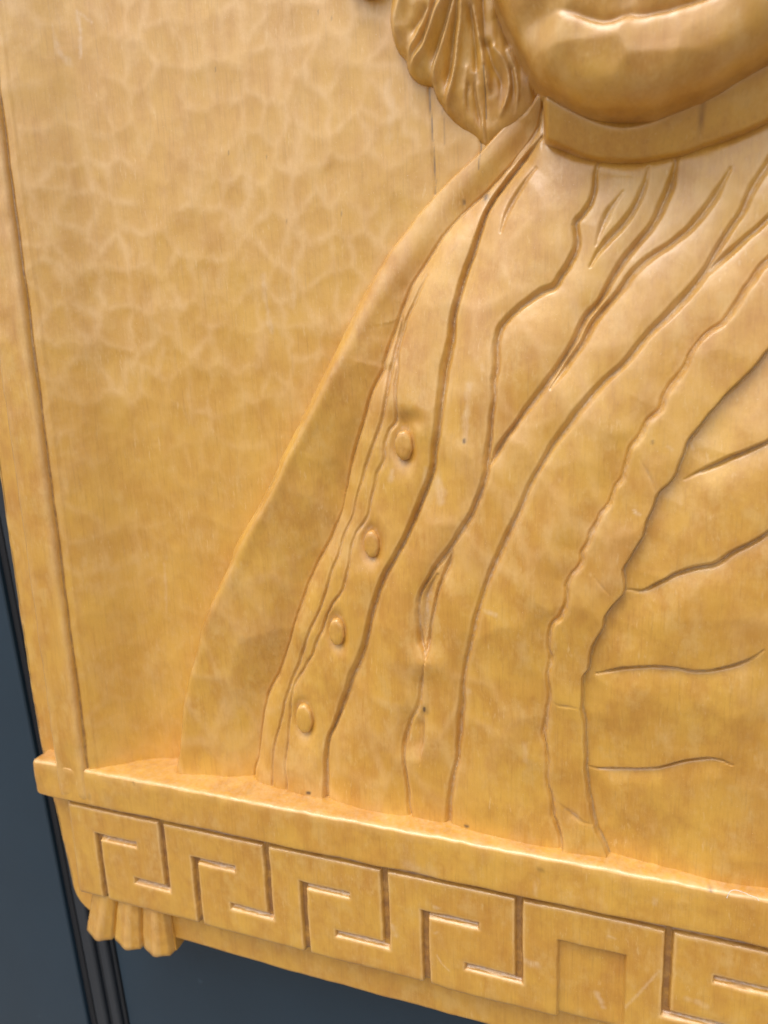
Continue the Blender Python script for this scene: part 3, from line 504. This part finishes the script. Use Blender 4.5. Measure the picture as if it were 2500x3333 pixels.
field_mesh('meander_board', gf, h, np.ones(gf.X.shape, bool), WOOD, ROOT,
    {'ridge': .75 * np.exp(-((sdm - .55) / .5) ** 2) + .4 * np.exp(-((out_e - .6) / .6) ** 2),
     'dirt_shade': (.85 - .45 * horiz) * sstep(.2, -.4, sdm), 'dust': .62 * sstep(-.2, -.6, sdm) * horiz})  # groove darkness is mostly shade painted into the colour, the pale floor is dust

# ------------------------------------------------------------------ robe (the big draped area)
ST = .42
g = Grid(-24, RX, 17.2, 292, ST)
GD = np.array(DATA['GDEPTH'])
def rbf(P, V, reg):
    n = len(P)
    def k(a, b):
        d2 = ((a[:, None] - b[None]) ** 2).sum(-1); return .5 * d2 * np.log(d2 + 1e-9)
    K_ = k(P, P) + reg * np.eye(n); Q = np.c_[np.ones(n), P]
    A_ = np.block([[K_, Q], [Q.T, np.zeros((3, 3))]])
    w = np.linalg.solve(A_, np.r_[V, 0, 0, 0])
    return lambda q: k(q, P) @ w[:-3] + np.c_[np.ones(len(q)), q] @ w[-3:]
f_ = rbf(GD[:, :2] / 100, GD[:, 2], .01)
cg = Grid(-30, RX + 8, 10, 300, 6)
ch = f_(np.stack([cg.X.ravel() / 100, cg.Z.ravel() / 100], 1)).reshape(cg.X.shape)
def up(gr, cg, ch):
    u = (gr.X - cg.x[0]) / cg.st; v = (gr.Z - cg.z[0]) / cg.st
    # Catmull-Rom style bicubic
    i = np.clip(np.floor(u).astype(int), 1, ch.shape[1] - 3); j = np.clip(np.floor(v).astype(int), 1, ch.shape[0] - 3)
    fu = np.clip(u - i, -1, 2); fv = np.clip(v - j, -1, 2)
    def wts(t): return (-.5 * t + t * t - .5 * t ** 3, 1 - 2.5 * t * t + 1.5 * t ** 3, .5 * t + 2 * t * t - 1.5 * t ** 3, -.5 * t * t + .5 * t ** 3)
    wu, wv = wts(fu), wts(fv); r = 0
    for a in range(4):
        for b in range(4): r = r + wv[a] * wu[b] * ch[j - 1 + a, i - 1 + b]
    return r
base = up(g, cg, np.clip(ch, -16, 6))
CV = DATA['CURVES']
sc, rd = scoops(g.X * .93 + g.Z * .35 + 3 * vnoise(g.X, g.Z, 14, 71), g.Z * .93 - g.X * .35 + 4 * vnoise(g.X, g.Z, 17, 72), 13, 70, 9, 1.5, .45, .3)
sc = blur(sc, 1.7); rd = np.clip(1.3 * blur(rd, 1.8), 0, 1) * sstep(-.4, .5, vnoise(g.X, g.Z, 30, 74))
narrow = np.zeros(g.X.shape); broad = np.zeros(g.X.shape); dirt_shade = np.zeros(g.X.shape); dust = np.zeros(g.X.shape); rl = np.zeros(g.X.shape)
LF = {}; BF = 1.35
for nm, (pts, w, d, aL, LL, aR, LR, jag, t0, t1) in CV.items():
    Rm = (3.6 if nm == 'L1' else 2.6) * max(LL if aL else 0, LR if aR else 0, w * 1.2)
    D_, S_, T_, tot = line_field(g, pts, Rm)
    jj = jag * (1.5 * vnoise(g.X, g.Z, 5.5, 81) + .5 * vnoise(g.X, g.Z, 2.2, 82))
    sd_ = S_ * D_ + jj
    end = np.ones(g.X.shape)
    if t0: end = np.minimum(end, sstep(0, 9, T_ * tot))
    if t1: end = np.minimum(end, sstep(0, 9, (1 - T_) * tot))
    ww = .8 * w * (.45 + .55 * end) * (1 + .38 * vnoise(g.X, g.Z, 15, 83))
    q = np.abs(sd_) / ww
    # V cut with a slightly rounded lip
    prof_ = np.where(q < 1, (1 - q) ** 1.15, 0) + .12 * np.exp(-(q / 1.5) ** 2)
    narrow = np.minimum(narrow, -1.1 * d * (.35 + .65 * end) * prof_ * (1 + .35 * vnoise(g.X, g.Z, 12, 84)) * (end > 0.0))
    if aL: broad = broad - BF * aL * end * sstep(.45, -.45, sd_) * np.exp(-(np.abs(sd_) / LL) ** 1.6) * (D_ < 1e8)
    if aR: broad = broad - BF * aR * end * sstep(-.45, .45, sd_) * np.exp(-(np.abs(sd_) / LR) ** 1.6) * (D_ < 1e8)
    dirt_shade = np.maximum(dirt_shade, np.exp(-(q / .4) ** 2) * end * min(1, d))
    dust = np.maximum(dust, np.exp(-((sd_ - .25 * ww) / (.5 * ww)) ** 2) * end)
    rl = np.maximum(rl, np.exp(-((q - 1.35) / .4) ** 2) * end)
    LF[nm] = (D_, S_)
broad = np.maximum(broad, -8.0)
h = base + sc * .8 + narrow + broad + .25 * vnoise(g.X, g.Z, 24, 85) + .06 * vnoise(g.X, g.Z, 5, 86)
# shoulder ridge and left silhouette
Ds, Ss, Ts, _ = line_field(g, DATA['SIL'], 26)
SP = smooth_line(DATA['SIL']); SP = SP[np.argsort(SP[:, 1])]
far = np.where(g.X > np.interp(g.z, SP[:, 1], SP[:, 0])[:, None], 30., -30.)
es = np.where(Ds < 1e8, Ss * Ds, far) + .15 * vnoise(g.X, g.Z, 4, 87)
Dr, Sr, Tr, _ = line_field(g, DATA['RIDGE'], 26)
left_of_ridge = (Sr < 0) & (Dr < 1e8) & (Tr < .999)
bgh = bg_h(g.X, g.Z)
q = np.clip(es / np.maximum(es + Dr, .3), 0, 1)
roll = bgh + (h - bgh) * np.sqrt(np.clip(1 - (1 - q) ** 2, 0, 1))
wr = sstep(.999, .72, Tr)
h = np.where(left_of_ridge, roll * wr + h * (1 - wr), h)
h = h + np.where(Dr < 1e8, .9 * np.exp(-(Dr / 3.0) ** 2) * wr, 0)
hb = blur(h, 5.0); wb = .9 * np.exp(-(Dr / 4.5) ** 2) * (Dr < 1e8) * sstep(0, 2, es) * wr
h = h * (1 - wb) + hb * wb
er = np.clip(es, 0, 3.5)
h = h - np.where(left_of_ridge, 1 - wr, 1.) * 1.5 * (1 - np.sqrt(1 - (1 - er / 3.5) ** 2)) * (es < 3.5)
h = np.where(es < 0, h + es * 16, h)
# buttons: shallow hollow around each
for (bx, bz, bh, bw, bhh) in DATA['BUTTONS']:
    e = np.hypot((g.X - bx) / bw, (g.Z - bz) / bhh)
    d = (e - 1) * min(bw, bhh)
    h = h - 1.5 * np.exp(-(np.clip(d + .2, 0, 9) / 1.9) ** 2) * np.exp(-(np.clip(-d - .8, 0, 9) / 1) ** 2)
    low = np.hypot((g.X - bx + 1.2) / (bw + 3), (g.Z - bz + 3.0) / (bhh + 3.5))
    h = h - .8 * np.exp(-low ** 4)
    dirt_shade = np.maximum(dirt_shade, .5 * np.exp(-((d - .2) / .35) ** 2) * (g.Z < bz))
    dust = np.maximum(dust, .8 * np.exp(-((d - .5) / .5) ** 2) * (g.Z > bz - 1))
bx, bz = DATA['BUTTONS'][0][:2]
h = h - 1.6 * np.exp(-(((g.X - bx - 1.0) / 5.5) ** 2 + ((g.Z - bz - 8.2) / 3.0) ** 2)) 

# neck band limits
BT, BB = np.array(smooth_line(DATA['BTOP'])), np.array(smooth_line(DATA['BBOT']))
ztop = np.interp(g.x, BT[:, 0], BT[:, 1]); zbot = np.interp(g.x, BB[:, 0], BB[:, 1])
under = g.Z < (ztop - 3)[None, :]
under |= (g.x < BT[0, 0] + 2)[None, :]
keep = (es > -1.0) & under
dbot = (zbot[None, :] - g.Z)
h = h - .35 * np.exp(-(np.clip(dbot, 0, 99) / 1.4) ** 2) * (g.X > BB[0, 0] - 2)

def bx_at(nm, top_ok=True):
    P = smooth_line(CV[nm][0]); o = np.argsort(P[:, 1])
    z, x = P[o, 1], P[o, 0]
    z = np.maximum.accumulate(z + np.arange(len(z)) * 1e-6)
    return np.interp(g.z, z, x), z[-1]
x1, _ = bx_at('L1'); x3, z3t = bx_at('L3'); x4, z4t = bx_at('L4'); x5, z5t = bx_at('L5'); x8, _ = bx_at('L8'); x9, z9 = bx_at('L9'); x10, z10 = bx_at('L10')
x5d, z5d = bx_at('L5d')
x5 = np.where(g.z < z5d, x5d, x5)
x3 = np.maximum(x3, x1); x3[g.z > z3t] = x1[g.z > z3t]
x4 = np.maximum(x4, x3); 
x5 = np.maximum(x5, x4); x8 = np.maximum(x8, x5); x9[g.z > z9] = 1e3; x10[g.z > z10] = 1e3; x9 = np.maximum(x9, x8); x10 = np.maximum(x10, x9)
xc = (g.x[:-1] + ST / 2)[None, :]
cellk = keep[:-1, :-1] & keep[1:, :-1] & keep[:-1, 1:] & keep[1:, 1:]
att = {'ridge': np.clip(rd * .45 + .3 * rl, 0, 1), 'dirt_shade': .22 * dirt_shade, 'dust': .4 * dust}  # fold cuts and button rims carry painted shade with a little dirt
bounds = [(-1e9, x1, 'cloak_sleeve'), (x1, x3, 'inner_fold'), (x3, x4, 'button_band'), (x4, x5, 'robe_pleat'), (x5, x8, 'robe_front'), (x8, x9, 'robe_pleat'), (x9, x10, 'lapel_edging'), (x10, 1e9, 'robe_lining')]
ROBE = {}
for lo, hi, nm in bounds:
    lo_ = lo if np.isscalar(lo) else lo[:-1, None]; hi_ = hi if np.isscalar(hi) else hi[:-1, None]
    cells = cellk & (xc >= lo_) & (xc < hi_)
    if cells.sum() > 10:
        ROBE.setdefault(nm, []).append(cell_mesh(nm, g, h, cells, WOOD, ROOT, att, True))

# carved buttons: low faceted domes, children of the band
band = ROBE['button_band'][0]
for (bx, bz, bh, bw, bhh) in DATA['BUTTONS']:
    ii = int((bx - g.x[0]) / ST); jj = int((bz - g.z[0]) / ST)
    rs = np.random.RandomState(int(bx)); rings = []
    n = 24
    ang = np.linspace(0, 2 * math.pi, n, endpoint=False)
    octo = 1 / np.maximum(np.cos((ang + .2) % (math.pi / 4) - math.pi / 8), .5) * .955
    for s, dh in ((1.06, -2.6), (1.02, -1.0), (.97, -.25), (.86, .15), (.6, .32), (.3, .38)):
        hb_ = bh + dh - .35
        tilt = .05
        rings.append(np.stack([bx + bw * s * octo * np.cos(ang), hb_ - tilt * bhh * s * np.sin(ang) * 0 + .05 * rs.randn(n) * (s < 1), bz + bhh * s * octo * np.sin(ang)], 1))
    R_ = np.array(rings); co = R_.reshape(-1, 3); q = []
    for a in range(len(rings) - 1):
        for b in range(n):
            c = (b + 1) % n; q.append((a * n + b, a * n + c, (a + 1) * n + c, (a + 1) * n + b))
    co = np.vstack([co, R_[-1].mean(0)]); ci = len(co) - 1
    for b in range(0, n, 2): q.append(((len(rings) - 1) * n + b, (len(rings) - 1) * n + (b + 1) % n, (len(rings) - 1) * n + (b + 2) % n, ci))
    at = marks(co[:, 0], co[:, 2], None, co[:, 1]); at['ridge'][n:3 * n] = .6
    raw_mesh('button', co, q, WOOD, band, at)

# ------------------------------------------------------------------ neck band
gn = Grid(BT[0, 0] - 1.2, RX, BB[:, 1].min() - 3, ZT, .42)
zt = np.interp(gn.x, BT[:, 0], BT[:, 1])[None, :]; zb = np.interp(gn.x, BB[:, 0], BB[:, 1])[None, :]
def smo(a):
    k = 9; w = np.hanning(2 * k + 3)[1:-1]; w /= w.sum(); return np.convolve(np.pad(a, k, mode='reflect', reflect_type='odd'), w, 'valid')
zt = smo(zt[0])[None, :]; zb = smo(zb[0])[None, :]
sl_t = np.gradient(zt[0], gn.x)[None, :]; sl_b = np.gradient(zb[0], gn.x)[None, :]
et = (zt - gn.Z) / np.sqrt(1 + sl_t ** 2) + .12 * vnoise(gn.X, gn.Z, 5, 91); eb = (gn.Z - zb) / np.sqrt(1 + sl_b ** 2) + .18 * vnoise(gn.X, gn.Z, 5, 92)
el = gn.X - BT[0, 0] + .3
f01 = np.clip(eb / np.maximum(eb + et, 1), 0, 1)
h = -6.2 + 5.0 * f01 + .15 * np.sin(np.pi * f01) + .25 * vnoise(gn.X, gn.Z, 9, 93) + .2 * vnoise(gn.X, gn.Z, 26, 94)
for e, r in ((et, .6), (eb, .7), (el, 1.5)):
    h = h - r * (1 - np.sqrt(1 - (1 - np.clip(e, 0, r) / r) ** 2))
h = h - 9 * sstep(.1, -1.0, eb) - 4 * sstep(0, -.9, el)
h = np.where(et < 0, np.maximum(h + et * .35, -3.5), h)
cut = np.exp(-((gn.X - DATA['BBOT'][6][0] - 13.5) / .7) ** 2) * sstep(0, 5, eb) * sstep(-1, 1, et)
h = h - .7 * cut
field_mesh('neck_band', gn, h, (eb > -1.5) & (el > -.9) & (et > -9), WOOD, ROOT,
    {'ridge': .8 * np.exp(-((et - .5) / .5) ** 2), 'dirt_shade': np.maximum(.5 * cut, .5 * np.exp(-((et + 3.5) / 1.5) ** 2))})  # shade above the band and in its slit is painted in

# ------------------------------------------------------------------ hair
HP = np.array(DATA['HAIR'])
gh = Grid(HP[:, 0].min() - 3, HP[:, 0].max() + 2, HP[:, 1].min() - 3, ZT, .36)
ins = inside(gh, DATA['HAIR'])
Dh, _, _, _ = line_field(gh, list(DATA['HAIR']) , 14, .8)
eh = np.where(ins, 1, -1) * np.minimum(Dh, 14) + .15 * vnoise(gh.X, gh.Z, 3.5, 101)
tz = np.clip((gh.Z - HP[:, 1].min()) / 75, 0, 1.3)
h = -15.5 + 13.5 * tz ** .95 + .5 * vnoise(gh.X, gh.Z, 10, 102) + .15 * vnoise(gh.X, gh.Z, 3, 103)
dirt_shade = np.zeros(gh.X.shape); rl = np.zeros(gh.X.shape)
for nm, (pts, w, a) in DATA['HRIDGE'].items():
    D_, S_, T_, tot = line_field(gh, pts, 9)
    ww = w * (.85 - .35 * T_); bump_ = np.exp(-np.abs(D_ / ww) ** 1.05) * sstep(0, 4, (1 - T_) * tot)
    h = h + a * 1.15 * bump_; rl = np.maximum(rl, np.exp(-(D_ / ww * 1.6) ** 2))
for nm, (pts, w, a) in DATA['HGROOVE'].items():
    D_, S_, T_, tot = line_field(gh, pts, 9)
    b_ = np.exp(-np.abs(D_ / (w * .75)) ** 1.3) * sstep(0, 7, (1 - T_) * tot)
    h = h - a * 1.1 * b_; dirt_shade = np.maximum(dirt_shade, .4 * np.exp(-(D_ / (w * .5)) ** 2) * sstep(0, 7, (1 - T_) * tot))
# fine tooling inside the locks
h = h + .05 * np.sin((gh.X + .35 * (gh.Z - 250) * np.sign(gh.X - 130) * .0) * 2.6 + 3 * vnoise(gh.X, gh.Z, 12, 104)) * sstep(0, 6, eh)
sc, rd = scoops(gh.X + vnoise(gh.X, gh.Z, 8, 105), gh.Z + 2 * vnoise(gh.X, gh.Z, 9, 106), 4.2, 12, 29, 2.4, .45, .12)
h = h + blur(sc, .8) * .9
RR = 5.0; er = np.clip(eh, 0, RR)
h = h - 4.0 * (1 - np.sqrt(1 - (1 - er / RR) ** 2))
h = np.where(eh < 0, h + eh * 13, h)
D_, _, _, _ = line_field(gh, DATA['DARK'][1][0], 3)
h = h - .5 * np.exp(-(D_ / .4) ** 2)
field_mesh('hair', gh, h, eh > -1.0, WOOD, ROOT, {'ridge': .75 * rl, 'dirt_shade': dirt_shade})  # grooves between the strands get painted shade
# next lock, cut off by the picture's top edge
gk = Grid(HP[0, 0] - 22, HP[0, 0] + 6, HP[:7, 1].max() - 32, ZT, .5)
kx, kz = HP[2, 0] - 6.5, HP[0, 1] + 15.5
ek = 9.5 - np.hypot((gk.X - kx), (gk.Z - kz) * .75) 
ek = np.where(gk.Z > kz, 9.5 - np.abs(gk.X - kx), ek)
hk = -8 - 5 * (1 - np.sqrt(np.clip(1 - (1 - np.clip(ek, 0, 6) / 6) ** 2, 0, 1))) + .5 * np.sin(gk.X * 1.4)
hk = np.where(ek < 0, hk + ek * 12, hk)
field_mesh('hair_lock', gk, hk, ek > -1.2, WOOD, ROOT)

# ------------------------------------------------------------------ face: chin, jaw and mouth
JW = smooth_line(DATA['JAW'])
ga = Grid(JW[:, 0].min() - 2, RX, JW[:, 1].min() - 2.5, ZT, .45)
poly = list(map(tuple, DATA['JAW'])) + [(RX + 60, 420), (JW[0, 0] - 5, 420)]
P_ = np.array(DATA['JAW'])
Q_ = np.vstack([P_, [[RX + 90, 500]], [[P_[0, 0], 500]]])
odd = np.zeros(ga.X.shape, bool)
pp = np.vstack([JW, Q_[-2:], JW[:1]])
for a, b in zip(pp[:-1], pp[1:]):
    if a[1] == b[1]: continue
    j0 = np.searchsorted(ga.z, min(a[1], b[1])); j1 = np.searchsorted(ga.z, max(a[1], b[1]))
    if j0 < j1:
        zz = ga.z[j0:j1]; xc_ = a[0] + (zz - a[1]) * (b[0] - a[0]) / (b[1] - a[1]); odd[j0:j1] ^= ga.X[j0:j1] > xc_[:, None]
Dj, _, _, _ = line_field(ga, DATA['JAW'], 60, 2.0)
Dj = np.minimum(Dj, 60)
ej = np.where(odd, Dj, -Dj)
RJ = 31.0; t = np.clip(ej, 0, RJ) / RJ
h = -1.5 + 17.5 * np.sqrt(np.clip(1 - (1 - t) ** 2.1, 0, 1)) + .04 * np.clip(ej - RJ, 0, 40)
Dm, Sm, Tm, tm = line_field(ga, DATA['MOUTH'], 34, 1.2)
Dm = np.minimum(Dm, 34.); sm = Sm * Dm
endm = sstep(0, 14, Tm * tm)
h = h - .9 * endm * np.exp(-(np.abs(sm) / 1.1) ** 1.5)
e2 = .25 + .75 * sstep(5, 50, Tm * tm)
h = h - 4.6 * endm * e2 * sstep(-.8, .8, sm) * np.exp(-(np.abs(sm) / 7.5) ** 1.5)            # upper lip overhangs the line
h = h - 2.0 * endm * e2 * sstep(.8, -.8, sm) * np.exp(-(np.abs(sm) / 7) ** 1.2)
m0 = np.array(DATA['MOUTH'][4]); cr = np.array(DATA['MOUTH'][0])
h = h - 2.2 * np.exp(-(((ga.X - cr[0]) / 5) ** 2 + ((ga.Z - cr[1] - 1) / 4.5) ** 2))
mid = np.array(DATA['MOUTH'][10])
h = h - 1.8 * np.exp(-(((ga.X - mid[0]) / 3.2) ** 2 + ((ga.Z - mid[1] - 4) / 5) ** 2))
h = h + 4.6 * np.exp(-(((ga.X - mid[0] - 6) / 38) ** 2 + ((ga.Z - mid[1] + 19 - .012 * np.clip(ga.X - mid[0], -60, 60) ** 2) / 14) ** 2))
sc, rd = scoops(ga.X + 2 * vnoise(ga.X, ga.Z, 14, 111), ga.Z + 2 * vnoise(ga.X, ga.Z, 15, 112), 11, 34, 19, .8, .45, .2)
h = h + blur(sc, .9) * .9 * sstep(0, 12, ej) + .35 * vnoise(ga.X, ga.Z, 16, 113) + .1 * vnoise(ga.X, ga.Z, 5, 114)
h = np.where(ej < 0, h + ej * 9, h)
field_mesh('face', ga, h, ej > -1.1, WOOD, ROOT, {'dirt_shade': np.clip(.35 * endm * np.exp(-(sm / 1.0) ** 2) + .5 * np.exp(-((ej + .3) / .8) ** 2), 0, 1), 'ridge': .45 * blur(rd, 1.8)})  # shade of the mouth line and under the jaw is put into the colour

# ------------------------------------------------------------------ carved pleated foot under the left corner
foot = None
def pleat_mesh(name, xl0, xl1, xr0, xr1, zt_, zb0, zb1, parent, seed):
    """one hanging pleat: narrow and flat at the top, flaring to a rounded hem"""
    rings = []
    n = 17
    for k in range(15):
        v = k / 14
        zl = zt_ + (zb0 - zt_) * v; zr = zt_ + (zb1 - zt_) * v
        xl = xl0 + (xl1 - xl0) * v; xr = xr0 + (xr1 - xr0) * v
        r = []
        for m in range(n):
            u = m / (n - 1)
            crown = min(1.0, 2.6 * min(u, 1 - u))
            off = -3.6 + 2.2 * crown * (.6 + .4 * v) + .7 * math.exp(-((u - .62 + .1 * v) / .2) ** 2) * (.4 + .6 * v) - .5 * math.exp(-((u - .36) / .12) ** 2) * v
            hem = (.15 * (1 - crown) + .9 * abs(u - .55) + .2 * math.sin(u * 7 + seed)) * v * v
            z = zl + (zr - zl) * u + hem
            if m == 0 or m == n - 1: off = -9.5
            r.append((xl + (xr - xl) * u + .25 * float(vnoise(np.array(u * 9), np.array(z), 5, seed)), off + .2 * float(vnoise(np.array(u * 12), np.array(z), 3, seed + 3)), z))
        rings.append(r)
    last = rings[-1]
    rings.append([(x, hh - .5, z - .35) for x, hh, z in last])
    rings.append([(x, -12 if hh > -12 else hh, z + .8) for x, hh, z in last])
    rdg = np.zeros(n); rdg[8:12] = .5
    return loft(name, rings, WOOD, parent, False, False, ridge=rdg)
blk = [(-52.0, -70.2), (-46.5, -47), (-5.4, -47), (-4.0, -70.6)]
co = []
for hh in (-6.6, -22):
    for x, z in blk: co.append((x, hh, z))
foot = raw_mesh('pleated_foot', co, [(0, 3, 2, 1), (4, 5, 6, 7), (0, 4, 7, 3), (3, 7, 6, 2), (2, 6, 5, 1), (1, 5, 4, 0)], WOOD, ROOT, None, False)
pleat_mesh('pleat', -45.8, -52.6, -31.6, -36.6, -46.5, -70.2, -71.8, foot, 121)
pleat_mesh('pleat', -31.4, -36.6, -18.6, -20.6, -46.5, -70.6, -72.0, foot, 131)
pleat_mesh('pleat', -18.2, -20.4, -5.2, -4.4, -46.5, -70.4, -71.2, foot, 141)

# ------------------------------------------------------------------ door behind
DOORM = plain_material('slate_blue_paint', (.014, .034, .056), .38, .5, 25, .14, .0004, True)
MOULD = plain_material('dark_grey_paint', (.021,.027,.036), .42, .5, 60, .2, .0002)
BLACK = plain_material('black_rubber', (.014, .015, .018), .7, .3)
DOOR = thing('door', 'slate blue painted door with a black and grey strip, behind the wooden carving', 'door', (-0.0953, 0.035, BASE_Z - .0925))
DOOR.rotation_euler = (0, -math.radians(3.4), 0)
DX0, DX1, DZ0, DZ1 = -420, 520, -1290, 900
def door_sweep(name, prof, material):
    rings = [[(x, hh, z) for x, hh in prof] for z in (DZ0, -300, -100, 0, 200, 500, DZ1)]
    return loft(name, rings, material, DOOR, False, False)
def flat_strip(name, x0, x1, h0, h1, material, r=.8):
    prof = [(x0, h0), (x0, h1 - r), (x0 + r * .3, h1 - r * .3), (x0 + r, h1), ((x0 + x1) / 2, h1), (x1 - r, h1), (x1 - r * .3, h1 - r * .3), (x1, h1 - r), (x1, h0)]
    o = door_sweep(name, prof, material); o.data.polygons.foreach_set('use_smooth', np.zeros(len(o.data.polygons), bool)); return o

DARKM = plain_material('dark_joint', (.012, .015, .02), .5)
# local x = 0 is the left side of the black joint
def door_face(name, x0, x1, hh, ret):
    prof = [(x0, hh - 20), (x0, hh - ret), (x0 + .6, hh), ((x0 + x1) / 2, hh), (x1 - .6, hh), (x1, hh - ret), (x1, hh - 20)]
    o = door_sweep(name, prof, DOORM); o.data.polygons.foreach_set('use_smooth', np.zeros(len(o.data.polygons), bool)); return o
door_face('door_panel', DX0, -.5, 3.0, .6)
flat_strip('rubber_seal', -.5, 3.6, -24, 1.0, BLACK)
flat_strip('grey_strip', 3.8, 11.5, -24, 1.0, MOULD, 1.2)
flat_strip('rubber_seal', 11.7, 14.2, -24, -1.0, DARKM)
flat_strip('bead', 14.4, 20.2, -24, .2, MOULD, 1.2)
flat_strip('rubber_seal', 20.4, 22.6, -24, -2, DARKM)
door_face('door_panel', 23.0, DX1, -3, .8)


# ------------------------------------------------------------------ a stray fibre caught on the ledge
L_ = DATA['LINT']; hs_ = (2.9, 3.0, 2.5, 2.4, 3.0, 3.1)
fl = smooth_line([(p[0], p[1]) for p in L_], .6); fh = np.interp(np.linspace(0, 5, len(fl)), range(6), hs_)
co = []; q = []
for k, (p, hh) in enumerate(zip(fl, fh)):
    d = fl[min(k + 1, len(fl) - 1)] - fl[max(k - 1, 0)]; d /= np.linalg.norm(d)
    for a in range(5):
        c_, s_ = math.cos(a * 2 * math.pi / 5) * .09, math.sin(a * 2 * math.pi / 5) * .09
        co.append((p[0] - d[1] * c_, hh + s_, p[1] + d[0] * c_))
    if k:
        for a in range(5):
            b = (a + 1) % 5; q.append(((k - 1) * 5 + a, (k - 1) * 5 + b, k * 5 + b, k * 5 + a))
lint = raw_mesh('lint_fibre', co, q, plain_material('white_fibre', (.75, .74, .70), .6), None)
lint.location = (0, 0, BASE_Z)
lint['label'] = 'thin white stray fibre caught on the edge of the wooden ledge'; lint['category'] = 'fibre'

# ------------------------------------------------------------------ pavement (below the picture, it lights the board from below)
gm = bpy.data.meshes.new('pavement')
gm.from_pydata([(-40, -40, 0), (40, -40, 0), (40, .3, 0), (-40, .3, 0)], [], [(0, 1, 2, 3)])
gm.materials.append(plain_material('brown_grey_paving', (.21, .175, .135), .8, .3, 6, .2))
gr = bpy.data.objects.new('pavement', gm); COL.objects.link(gr); gr['kind'] = 'structure'
